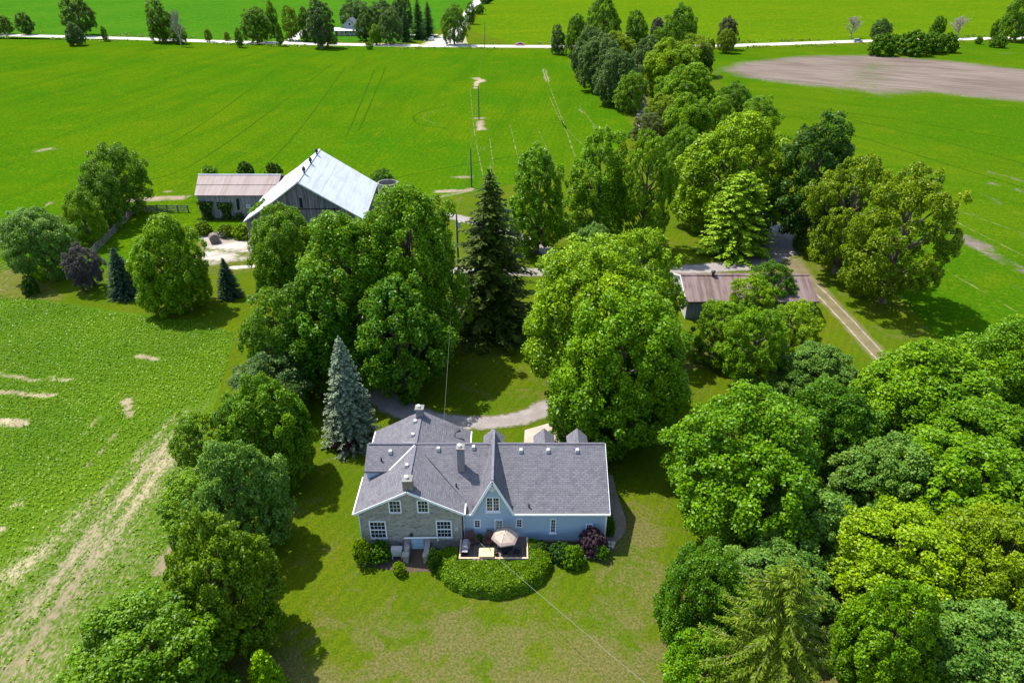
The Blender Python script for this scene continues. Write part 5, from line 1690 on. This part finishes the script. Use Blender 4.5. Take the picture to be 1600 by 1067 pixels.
r = MB(); r.beam(bp(0, -0.02, 11.07), bp(0, BL + 0.02, 11.07), 0.4, 0.06); part('ridge_cap', r, M['tin'], barn)
r = MB(); r.beam(bp(0, -0.03, 10.9), bp(sr, -0.03, zr_ - 0.06), 0.06, 0.2); r.beam(bp(0, -0.03, 10.9), bp(sl * 0.5, -0.03, (11 + zl_) / 2 - 0.31), 0.06, 0.2); r.beam(bp(sl * 0.5, -0.03, (11 + zl_) / 2 - 0.31), bp(sl, -0.03, zl_ - 0.06), 0.06, 0.2)
part('bargeboard', r, M['tin'], barn)
for x, y in ((470.5, 272), (483, 256), (494.5, 240)):
    t_ = min(max(((y - 285) / (234 - 285)), 0.05), 0.97)
    l = BL * (t_ * 0.92 + 0.02)
    r = MB()
    p0 = bp(0.15, l, 0)
    r.lathe([(0.18, 11.0), (0.14, 11.35), (0.32, 11.45), (0.30, 11.75), (0.2, 11.82), (0.28, 11.9), (0.05, 12.15)], p0[0], p0[1], 10)
    part('roof_ventilator', r, M['dark'], barn)
def barn_face(x, y):
    n = ax_; d0 = n @ ba[:2] + 0.4
    return on_plane(x, y, n[0], n[1], 0, d0)
def face_slit(px):
    q = [barn_face(x, y) for x, y in px]
    n = np.array((-ax_[0], -ax_[1], 0))
    f = MB(); f.prism([tuple(np.array(v) + n * 0.03) for v in q], tuple(-n * 0.06))
    return f
part('window', face_slit(((469, 324), (474, 326), (471.5, 309.5), (467, 309.5))), M['hole'], barn)
part('window', face_slit(((521.5, 336), (524, 336), (523.5, 325), (521, 325))), M['hole'], barn)
part('beam', face_slit(((447, 327.5), (527, 327.5), (527, 326.2), (447, 326.2))), M['hole'], barn)
part('door', face_slit(((500, 350), (522, 350), (521, 329), (500, 329))), M['board_light'], barn)
w = MB(); w.prism([bp(sl + 0.35, 0.3, -0.3), bp(sl + 0.47, 0.3, -0.3), bp(sl + 0.47, 0.3, 2.2), bp(sl + 0.35, 0.3, 2.2)], (ax_[0] * (BL - 0.8), ax_[1] * (BL - 0.8), 0))
part('stone_footing', w, M['stone'], barn)

# pink-roofed shed joined to the barn's left
shed = thing('shed', 'silvered board shed with a faded pink metal roof', 'shed', (-51, 126, 0))
e0 = np.array(un(303, 306, 4.6)); e1 = np.array(un(414, 305, 4.6)); r0_ = np.array(un(308.7, 274, 6.8)); r1_ = np.array(un(433, 272.5, 6.8))
back0 = 2 * r0_ - e0; back1 = 2 * r1_ - e1
e1[0] = r1_[0] = back1[0] = -43.4; e0[1] = e1[1] = (e0[1] + e1[1]) / 2; r0_[1] = r1_[1] = (r0_[1] + r1_[1]) / 2; back0[1] = back1[1] = 2 * r0_[1] - e0[1]
r = MB(); r.slab(e0, e1, r1_, r0_, 0.12)
rf = part('roof', r, M['pinkroof'], shed)
r = MB(); r.slab(r0_, r1_, (back1[0], back1[1], 4.6), (back0[0], back0[1], 4.6), 0.12); part('roof', r, M['pinkroof'], shed)
r = MB(); r.beam(tuple(e0 * 0.5 + r0_ * 0.5 + np.array((0, 0, 0.03))), tuple(e1 * 0.5 + r1_ * 0.5 + np.array((0, 0, 0.03))), 0.12, 0.03); part('sheet_lap', r, M['rustroof'], rf)
r = MB(); r.beam(tuple(r0_ + np.array((0, 0, 0.05))), tuple(r1_ + np.array((0, 0, 0.05))), 0.35, 0.05); part('ridge_cap', r, M['tin'], rf)
SYF = e0[1] + 0.35
SX0 = e0[0] + 0.3; SX1 = -44.0
w = MB(); w.prism([(SX0, SYF, -0.3), (SX0, back0[1] - 0.35, -0.3), (SX0, back0[1] - 0.35, 4.55), (SX0, r0_[1], 6.6), (SX0, SYF, 4.55)], (SX1 - SX0, 0, 0))
part('wall', w, M['board_light'], shed)
def front_slit(px, Y, mname, name, par, th=0.04):
    q = [zat(x, y, Y) for x, y in px]
    f = MB(); f.prism([(v[0], Y - th, v[2]) for v in q], (0, th + 0.02, 0))
    return part(name, f, M[mname], par)
front_slit(((371, 328), (375, 328), (373, 310.5), (369, 310.5)), SYF, 'hole', 'window', shed)
front_slit(((340, 327), (343.5, 327), (343, 319), (340, 319)), SYF, 'hole', 'window', shed)
front_slit(((385, 325), (390, 325), (390, 320), (385, 320)), SYF, 'white', 'notice_board', shed)
front_slit(((386.2, 323.8), (388.8, 323.8), (388.8, 321.2), (386.2, 321.2)), SYF - 0.05, 'board', 'notice', shed)
front_slit(((321, 352), (336, 352), (335, 327), (320, 327)), SYF, 'board', 'door', shed)
# ivy on its front
def ivy(cx, cy, wpx, hpx, label, n=2600):
    g = np.random.default_rng(int(cx))
    c = zat(cx, cy, SYF)
    k = axial(*c) / FPX
    a = g.uniform(-1, 1, n); b = g.uniform(-1, 1, n)
    ok = (np.abs(a) < 0.55 + 0.45 * np.sin(b * 3 + cx) * 0.5 + 0.2 * (b < 0)) 
    a, b = a[ok], b[ok]
    P = np.stack([c[0] + a * wpx / 2 * k, SYF - np.abs(g.normal(size=len(a))) * 0.35 - 0.05, np.clip(c[2] + b * hpx / 2 * k / 0.9, 0.05, 4.5)], 1)
    me = leaf_mesh('ivy', P, np.array((0, -0.8, 0.5)) + g.normal(size=P.shape) * 0.5, 0.34, 0.28, g)
    me.materials.append(M['leaf'])
    o = single('ivy', me, None, label, 'climbing plant', 'ivy on the pink-roofed shed')
    o.color = (0.035, 0.080, 0.011, 1)
ivy(325, 336, 34, 40, 'dark ivy on the left end of the board shed wall')
ivy(356, 338, 34, 40, 'dark ivy on the middle of the board shed wall')
ivy(377, 345, 14, 24, 'narrow strand of ivy beside the barn corner', 900)
T('shrub', 303, 346, 330, 366, 'olive', 'weedy olive bush at the left corner of the board shed', g2)
T('shrub', 340, 350, 366, 370, 'olive', 'weedy bush in front of the ivy-covered wall', g2)
T('shrub', 362, 350, 392, 372, 'lime', 'weeds between the slabs and the ivy by the barn', g2)

# silo
sx_, sy_, _ = un(605.7, 285, 7.6)
silo = thing('silo', 'open-topped round concrete silo at the right of the barn', 'silo', (sx_, sy_, 0))
f = MB()
RS = 1.82
f.lathe([(RS, -0.3), (RS, 7.6), (RS - 0.2, 7.6), (RS - 0.2, 0.3)], 0, 0, 32, False); part('wall', f, M['siloconc'], silo, True)
f = MB(); f.lathe([(RS - 0.21, 5.6), (0.01, 5.9)], 0, 0, 24, True); part('fill', f, M['soilbed'], silo, True)
for k in range(6):
    f = MB(); z_ = 1.2 + 1.15 * k
    f.lathe([(RS + 0.003, z_), (RS + 0.035, z_ + 0.02), (RS + 0.035, z_ + 0.08), (RS + 0.003, z_ + 0.1)], 0, 0, 32, False); part('hoop', f, M['dark'], silo, True)

# bale and tank on the slabs
p_ = un(334, 381)
bl = thing('round_bale', 'weathered brown round bale lying on the barnyard slabs', 'bale', (p_[0], p_[1] + 0.6, 0), 0.5)
f = MB(); f.tube([(0, -0.75, 0.8), (0, -0.68, 0.8), (0, 0.68, 0.8), (0, 0.75, 0.8)], [0.72, 0.82, 0.82, 0.72], 22); part('roll', f, M['bale'], bl, True)
for rr in (0.25, 0.42, 0.6):
    f = MB(); f.lathe([(rr, 0), (rr + 0.03, 0.03), (rr + 0.06, 0)], 0, 0, 22, False)
    me = f.mesh('spiral_ridge'); me.transform(Matrix.Translation((0, -0.752, 0.8)) @ Matrix.Rotation(math.pi / 2, 4, 'X'))
    part('spiral_ridge', me, M['board'], bl, True)
p_ = un(345, 374)
tk = thing('water_trough', 'small white trough behind the brown round bale', 'trough', (p_[0] - 0.2, p_[1] + 1.2, 0), 0.3)
f = MB(); f.box(-0.6, 0.6, -0.35, 0.35, 0.12, 0.17); f.box(-0.6, 0.6, -0.35, -0.3, 0.17, 0.75); f.box(-0.6, 0.6, 0.3, 0.35, 0.17, 0.75); f.box(-0.6, -0.55, -0.3, 0.3, 0.17, 0.75); f.box(0.55, 0.6, -0.3, 0.3, 0.17, 0.75); part('basin', f, M['white'], tk, True)
for sx in (-0.4, 0.4):
    f = MB(); f.box(sx - 0.06, sx + 0.06, -0.33, 0.33, 0, 0.118); part('foot', f, M['concrete'], tk, True)

# ------------------------------------------------------------------ board fence
fence = thing('board_fence', 'grey board fence with a bend round the yard corner', 'fence', (*un(214, 321)[:2], 0))
fo = ORIG[fence.name]
def run(a, b, n):
    a = np.array(un(*a)); b = np.array(un(*b))
    L = np.linalg.norm(b - a) / n
    ang = math.atan2(b[1] - a[1], b[0] - a[0])
    mbp = MB(); mbp.box(-0.09, 0.09, -0.09, 0.09, -0.2, 1.5); pm = mbp.mesh('post'); pm.materials.append(M['fencewood'])
    mbb = MB(); mbb.box(-L / 2, L / 2, -0.02, 0.02, -0.085, 0.085); bm = mbb.mesh('board'); bm.materials.append(M['fencewood'])
    for i in range(n + 1):
        p = a + (b - a) * i / n
        o = bpy.data.objects.new('post', pm); COL.objects.link(o); o.parent = fence
        o.location = (p[0] - fo[0], p[1] - fo[1], 0); o.rotation_euler = (0, 0, ang)
        if i < n:
            q = a + (b - a) * (i + 0.5) / n
            for z in (0.3, 0.65, 1.0, 1.32):
                o = bpy.data.objects.new('board', bm); COL.objects.link(o); o.parent = fence
                nx, ny = math.sin(ang) * 0.115, -math.cos(ang) * 0.115
                o.location = (q[0] - fo[0] + nx, q[1] - fo[1] + ny, z + rng.uniform(-0.02, 0.02)); o.rotation_euler = (0, rng.uniform(-0.008, 0.008), ang)
run((143, 402), (213, 331), 10)
run((214.5, 331.5), (295, 332), 5)

# ------------------------------------------------------------------ rusty-roofed drive shed
ds = thing('drive_shed', 'long low drive shed with a rusty brown metal roof', 'shed', (33, 86, 0))
ZE, ZR = 2.8, 4.5
e0 = np.array(un(1071, 474, ZE)); e1 = np.array(un(1279, 469, ZE)); r0_ = np.array(un(1066, 431, ZR)); r1_ = np.array(un(1262.5, 429, ZR))
e0[1] = e1[1] = (e0[1] + e1[1]) / 2; r0_[1] = r1_[1] = (r0_[1] + r1_[1]) / 2
r1_[0] = (r1_[0] + e1[0]) / 2; e1[0] = r1_[0]; r0_[0] = e0[0] = (r0_[0] + e0[0]) / 2
NS = 12
for k in range(NS):
    f0, f1 = k / NS, (k + 1) / NS
    lift = np.array((0, 0, 0.012 * (k % 2)))
    r = MB(); r.slab(e0 + (e1 - e0) * f0 + lift, e0 + (e1 - e0) * f1 + lift, r0_ + (r1_ - r0_) * f1 + lift, r0_ + (r1_ - r0_) * f0 + lift, 0.08)
    part('roof_sheet', r, M['rustroof'], ds)
b0 = np.array((r0_[0], r0_[1] + 4.5, ZE)); b1 = np.array((r1_[0], r1_[1] + 4.5, ZE))
r = MB(); r.slab(r0_, r1_, b1, b0, 0.08); part('roof', r, M['rustroof'], ds)
r = MB(); r.beam(tuple(r0_ + np.array((0, 0, 0.05))), tuple(r1_ + np.array((0, 0, 0.05))), 0.3, 0.05); part('ridge_cap', r, M['rustroof'], ds)
yF = (e0[1] + e1[1]) / 2 + 0.3
w = MB(); w.prism([(e0[0] + 0.25, yF, -0.3), (e0[0] + 0.25, b0[1] - 0.3, -0.3), (e0[0] + 0.25, b0[1] - 0.3, ZE - 0.05), (e0[0] + 0.25, r0_[1], ZR - 0.2), (e0[0] + 0.25, yF, ZE - 0.02)], (e1[0] - e0[0] - 0.5, 0, 0))
part('wall', w, m_barnboard('shed_boards', (0.20, 0.215, 0.24)), ds)
w = MB(); w.prism([(e0[0] + 0.2, yF - 0.03, -0.2), (e0[0] + 0.2, b0[1] - 0.3, -0.2), (e0[0] + 0.2, b0[1] - 0.3, ZE - 0.08), (e0[0] + 0.2, r0_[1], ZR - 0.22), (e0[0] + 0.2, yF - 0.03, ZE - 0.06)], (0.045, 0, 0))
part('end_cladding', w, M['greywhite'], ds)
w = MB(); w.beam((e0[0] - 0.02, e0[1], ZE - 0.06), (r0_[0] - 0.02, r0_[1], ZR - 0.05), 0.05, 0.2); w.beam((r0_[0] - 0.02, r0_[1], ZR - 0.05), (b0[0] - 0.02, b0[1], ZE - 0.06), 0.05, 0.2)
part('bargeboard', w, M['white'], ds)
w = MB(); w.beam((e0[0], e0[1] - 0.02, ZE - 0.08), (e1[0], e1[1] - 0.02, ZE - 0.08), 0.06, 0.12); part('eave_board', w, M['dark'], ds)
q = un(1114, 431, ZR)
w = MB(); w.lathe([(0.2, ZR - 0.1), (0.2, ZR + 0.5), (0.34, ZR + 0.55), (0.3, ZR + 0.72), (0.05, ZR + 0.85)], q[0], q[1], 10); part('flue', w, M['dark'], ds)
front_slit(((1083, 500), (1095, 500), (1094, 485), (1082, 485)), yF, 'board', 'door', ds)

# ------------------------------------------------------------------ poles and wires
def pole(bx, by, ty, label, arm=True):
    b = un(bx, by)
    H = zat(bx, ty, b[1])[2]
    p = thing('utility_pole', label, 'utility pole', b, 0, 'utility poles crossing the fields')
    f = MB(); f.tube([(0, 0, -0.3), (0, 0, H)], [0.17, 0.11], 8); part('pole', f, M['polewood'], p, True)
    f = MB(); f.lathe([(0.05, H), (0.09, H + 0.08), (0.04, H + 0.25)], 0, 0, 8); part('insulator', f, M['dark'], p, True)
    f = MB(); f.lathe([(0.2, H - 1.8), (0.22, H - 1.75), (0.22, H - 1.0), (0.15, H - 0.95)], 0.33, 0, 10)
    if arm:
        part('transformer', f, M['tin'], p, True)
    return (b[0], b[1], H + 0.25)
p1 = pole(719, 478, 336, 'dark utility pole between the big maples and the tall spruce')
p2 = pole(737, 293, 233, 'utility pole at the edge of the north field', False)
p3 = pole(748.5, 187, 136, 'utility pole in a bare patch of the north field', False)
p4 = pole(757.5, 74, 36, 'utility pole standing on the far road', False)
def cable(a, b, sag, r, label, group, cat='cable'):
    pts = []
    for k in range(17):
        t_ = k / 16
        pts.append((a[0] + (b[0] - a[0]) * t_, a[1] + (b[1] - a[1]) * t_, a[2] + (b[2] - a[2]) * t_ - 4 * sag * t_ * (1 - t_)))
    f = MB(); f.tube(pts, r, 5)
    single('cable', f, M['wire'], label, cat, group)
gc = 'overhead cables'
cable(p4, p3, 1.2, 0.006, 'thin wire from the road pole to the bare-patch pole', gc)
cable(p3, p2, 0.9, 0.006, 'thin wire from the bare-patch pole to the field-edge pole', gc)
cable(p2, p1, 0.6, 0.006, 'thin wire from the field-edge pole to the yard pole', gc)
cable(p1, (-6.3, 50.2, stone_z(-6.3) + 0.25), 0.7, 0.008, 'service cable from the yard pole to the farmhouse roof', gc)
c0 = zat(731, 831, WY - 0.03); c1 = un(1060, 1110, 5.2)
cable(c0, c1, 0.15, 0.013, 'pale cable stretched from the blue wall over the front lawn', gc)
w = MB(); w.box(c0[0] - 0.05, c0[0] + 0.05, WY - 0.06, WY, c0[2] - 0.08, c0[2] + 0.08); part('cable_bracket', w, M['dark'], house)
w = MB(); w.tube([(c1[0], c1[1], -0.3), (c1[0], c1[1], 5.4)], [0.13, 0.10], 8)
pz = single('wooden_post', w, M['polewood'], 'wooden post carrying the pale lawn cable at the lower right', 'post')

# ------------------------------------------------------------------ far side of the road: house, cars, sign
hx, hy, _ = un(548, 56)
fh = thing('distant_house', 'grey gabled house among the grove beyond the road', 'house', (hx, hy, 0), 0.0)
f = MB(); f.prism([(-4.5, 0, 0), (4.5, 0, 0), (4.5, 0, 4.2), (0, 0, 8.2), (-4.5, 0, 4.2)], (0, 11, 0)); part('wall', f, m_lap('grey_siding', (0.45, 0.44, 0.45)), fh, True)
for s in (-1, 1):
    f = MB(); f.slab((s * 5.0, -0.5, 3.9), (0, -0.5, 8.45), (0, 11.5, 8.45), (s * 5.0, 11.5, 3.9), 0.2); part('roof', f, M['tin'] if s < 0 else M['shingle_y'], fh, True)
f = MB(); f.slab((-8.5, -3.0, 2.7), (3.5, -3.0, 2.7), (3.5, 0, 3.9), (-8.5, 0, 3.9), 0.15); pr_ = part('porch_roof', f, M['tin'], fh, True)
for k in range(5):
    f = MB(); f.box(-8.2 + 2.8 * k, -8.05 + 2.8 * k, -2.9, -2.75, 0, 2.6); part('porch_post', f, M['white'], fh, True)
for k in range(3):
    f = MB(); x_ = -3.3 + 2.5 * k
    f.box(x_, x_ + 1.2, -0.06, 0.02, 1.0, 2.5); wd = part('window', f, M['white'], fh, True)
    f = MB(); f.box(x_ + 0.12, x_ + 1.08, -0.08, -0.055, 1.1, 2.4); part('pane', f, M['glass'], wd, True)
f = MB(); f.box(-0.7, 0.7, -0.06, 0.02, 4.8, 6.4); wd = part('window', f, M['white'], fh, True)
f = MB(); f.box(-0.55, 0.55, -0.08, -0.055, 4.95, 6.25); part('pane', f, M['glass'], wd, True)
f = MB(); f.prism([(-8.5, 1.0, 0), (-4.6, 1.0, 0), (-4.6, 1.0, 3.0), (-8.5, 1.0, 2.6)], (0, 7, 0)); part('wing', f, m_lap('tan_siding', (0.50, 0.40, 0.30)), fh, True)
f = MB(); f.slab((-9.0, 0.6, 2.7), (-4.4, 0.6, 3.9), (-4.4, 8.3, 3.9), (-9.0, 8.3, 2.7), 0.15); part('wing_roof', f, M['shingle_x'], fh, True)

def car(px, py, rz, paint, label, suv=False, z=0.03):
    b = un(px, py)
    c = thing('car', label, 'car', (b[0], b[1], z), rz, 'cars out on the roads')
    h = 0.18 if suv else 0.0
    f = MB()
    prof = [(-2.25, 0.32), (2.25, 0.32), (2.28, 0.62), (2.15, 0.82), (1.15, 0.95 + h * 0.5), (-1.95 if suv else -1.55, 0.98 + h * 0.5), (-2.25, 0.88)]
    f.prism([(x, -0.88, zz) for x, zz in prof], (0, 1.76, 0))
    pm = m_plain('car_paint_' + str(int(px)), paint, 0.25, 0.03, 1.0, 0.1, 0.5)
    part('body', f, pm, c, True)
    x0_, x1_, x2_, x3_ = (-2.1, -1.85, 0.35, 1.2) if suv else (-1.75, -0.95, 0.3, 1.15)
    zb_, zt_ = 0.96 + h * 0.5, 1.42 + h
    f = MB(); f.hexa([(x0_, -0.83, zb_), (x3_, -0.83, zb_), (x3_, 0.83, zb_), (x0_, 0.83, zb_), (x1_, -0.66, zt_ - 0.04), (x2_, -0.66, zt_ - 0.04), (x2_, 0.66, zt_ - 0.04), (x1_, 0.66, zt_ - 0.04)]); part('window_glass', f, M['glass'], c, True)
    f = MB(); f.hexa([(x1_ - 0.06, -0.69, zt_ - 0.04), (x2_ + 0.06, -0.69, zt_ - 0.04), (x2_ + 0.06, 0.69, zt_ - 0.04), (x1_ - 0.06, 0.69, zt_ - 0.04), (x1_ + 0.05, -0.6, zt_ + 0.03), (x2_ - 0.05, -0.6, zt_ + 0.03), (x2_ - 0.05, 0.6, zt_ + 0.03), (x1_ + 0.05, 0.6, zt_ + 0.03)]); part('roof_panel', f, pm, c, True)
    for sx in (-1.4, 1.4):
        for sy in (-1, 1):
            f = MB(); f.tube([(sx, sy * 0.72, 0.33), (sx, sy * 0.92, 0.33)], 0.33, 14); wh = part('wheel', f, M['blackmetal'], c, True)
            f = MB(); f.tube([(sx, sy * 0.915, 0.33), (sx, sy * 0.93, 0.33)], 0.19, 10); part('rim', f, M['tin'], wh, True)
    for sy in (-1, 1):
        f = MB(); f.box(2.18, 2.27, sy * 0.68 - 0.16, sy * 0.68 + 0.16, 0.62, 0.76); part('headlight', f, M['white'], c, True)
        f = MB(); f.box(-2.30, -2.2, sy * 0.68 - 0.14, sy * 0.68 + 0.14, 0.68, 0.82); part('tail_light', f, m_plain('tail_lens', (0.4, 0.02, 0.02), 0.3) if 'tail' not in M else M['tail'], c, True)
M['tail'] = m_plain('tail_lens', (0.4, 0.02, 0.02), 0.3)
car(812, 71.5, math.pi, (0.30, 0.02, 0.10), 'dark red car driving on the far road')
car(674, 63.5, -1.75, (0.62, 0.64, 0.68), 'white car waiting on the side road at the crossroads', True, 0.04)
car(1340, 66.5, 0.02, (0.36, 0.40, 0.46), 'silver-blue car on the far road at the right', True)
sp_ = un(664, 74)
sg = thing('road_sign', 'small grey sign on a post at the crossroads', 'sign', (sp_[0], sp_[1], 0))
f = MB(); f.tube([(0, 0, 0), (0, 0, 2.9)], 0.05, 6); part('post', f, M['tin'], sg, True)
f = MB(); f.tube([(0, 0.06, 2.7), (0, 0.09, 2.7)], 0.5, 8); part('plate', f, M['tin'], sg, True)

# ------------------------------------------------------------------ crop plants standing in rows in the near field
def crop():
    g = np.random.default_rng(9)
    poly = np.array(west)
    c, s = math.cos(rd_w), math.sin(rd_w)
    # row frame: u along the row, v across
    U = poly[:, 0] * c + poly[:, 1] * s
    Vv = -poly[:, 0] * s + poly[:, 1] * c
    v = np.arange(Vv.min(), Vv.max(), 0.46)
    u = np.arange(U.min(), U.max(), 0.34)
    uu, vv = np.meshgrid(u, v)
    uu = uu.ravel() + g.uniform(-0.15, 0.15, uu.size); vv = vv.ravel() + g.normal(size=vv.size) * 0.06
    P = np.stack([uu * c - vv * s, uu * s + vv * c], 1)
    P = P[inside(P, west)]
    P = P[(P[:, 1] < 92) & (np.abs(P[:, 0]) < P[:, 1] * 0.86 + 22)]
    so = soil_w(P)
    thin = np.clip((60 - P[:, 1]) / 30, 0, 1) * 0.25
    P = P[g.uniform(size=len(P)) > np.clip(so * 1.35, 0, 0.93) + thin]
    k = 4
    Q = np.repeat(P, k, 0)
    n = len(Q)
    Q3 = np.stack([Q[:, 0] + g.normal(size=n) * 0.15, Q[:, 1] + g.normal(size=n) * 0.15, g.uniform(0.06, 0.22, n)], 1)
    N = g.normal(size=(n, 3)) * 0.45 + np.array((0, 0, 1.0))
    sz = g.uniform(0.10, 0.24, n)
    me = leaf_mesh('crop_plants', Q3, N, sz, sz * 0.8, g)
    me.materials.append(M['leaf'])
    sp = 0.5 + 0.5 * np.sin(Q[:, 0] * 0.16 + 2.1 * np.sin(Q[:, 1] * 0.11)) * np.cos(Q[:, 1] * 0.19 + 1.3 * np.sin(Q[:, 0] * 0.23))
    so_q = np.clip(soil_w(Q) * 1.5, 0, 1)
    me.attributes['rnd'].data.foreach_set('value', np.clip(0.45 * sp + 0.55 * g.uniform(0, 1, n) + 0.25 * so_q, 0, 1).astype(np.float32))
    o = struct('crop_plants', me, None, 'stuff', 'low green crop plants growing in rows in the west field')
    o.color = (0.098, 0.215, 0.010, 1)
crop()

# ------------------------------------------------------------------ rough grass and weeds on the road verges and lane sides
def weeds():
    g = np.random.default_rng(21)
    Q = []
    R = np.array([p[:2] for p in road_pts])
    seg = np.linalg.norm(np.diff(R, axis=0), axis=1)
    cum = np.concatenate([[0], np.cumsum(seg)])
    def along(u):
        return np.stack([np.interp(u, cum, R[:, 0]), np.interp(u, cum, R[:, 1])], 1)
    for side, n in ((-1, 900), (1, 700)):
        u = g.uniform(cum[1], cum[-2], n)
        dens = np.sin(u * 0.071) + np.sin(u * 0.193 + 2)
        u = u[dens + g.normal(size=n) * 0.5 > 0.1]
        P = along(u)
        P[:, 1] += side * (6.5 + np.abs(g.normal(size=len(u))) * 3.0) - (1.5 if side < 0 else 0)
        keep = np.abs(P[:, 0] - side_x(P[:, 1])) > 16 if side > 0 else np.ones(len(P), bool)
        Q.append(P[keep])
    Q = np.vstack(Q)
    k = 9
    B = np.repeat(Q, k, 0)
    hs = np.repeat(g.uniform(0.3, 1.1, len(Q)), k)
    P3 = np.stack([B[:, 0] + g.normal(size=len(B)) * 0.7, B[:, 1] + g.normal(size=len(B)) * 0.5, hs * g.uniform(0.2, 1, len(B))], 1)
    me = leaf_mesh('roadside_weeds', P3, g.normal(size=P3.shape) * 0.5 + np.array((0, -0.3, 0.9)), 0.7, 0.5, g)
    me.materials.append(M['leaf'])
    o = struct('roadside_weeds', me, None, 'stuff', 'rough grass and weeds on the verges of the far road')
    o.color = (0.085, 0.165, 0.010, 1)
def side_x(Y):
    return np.interp(Y, [p[1] for p in side], [p[0] for p in side])
weeds()
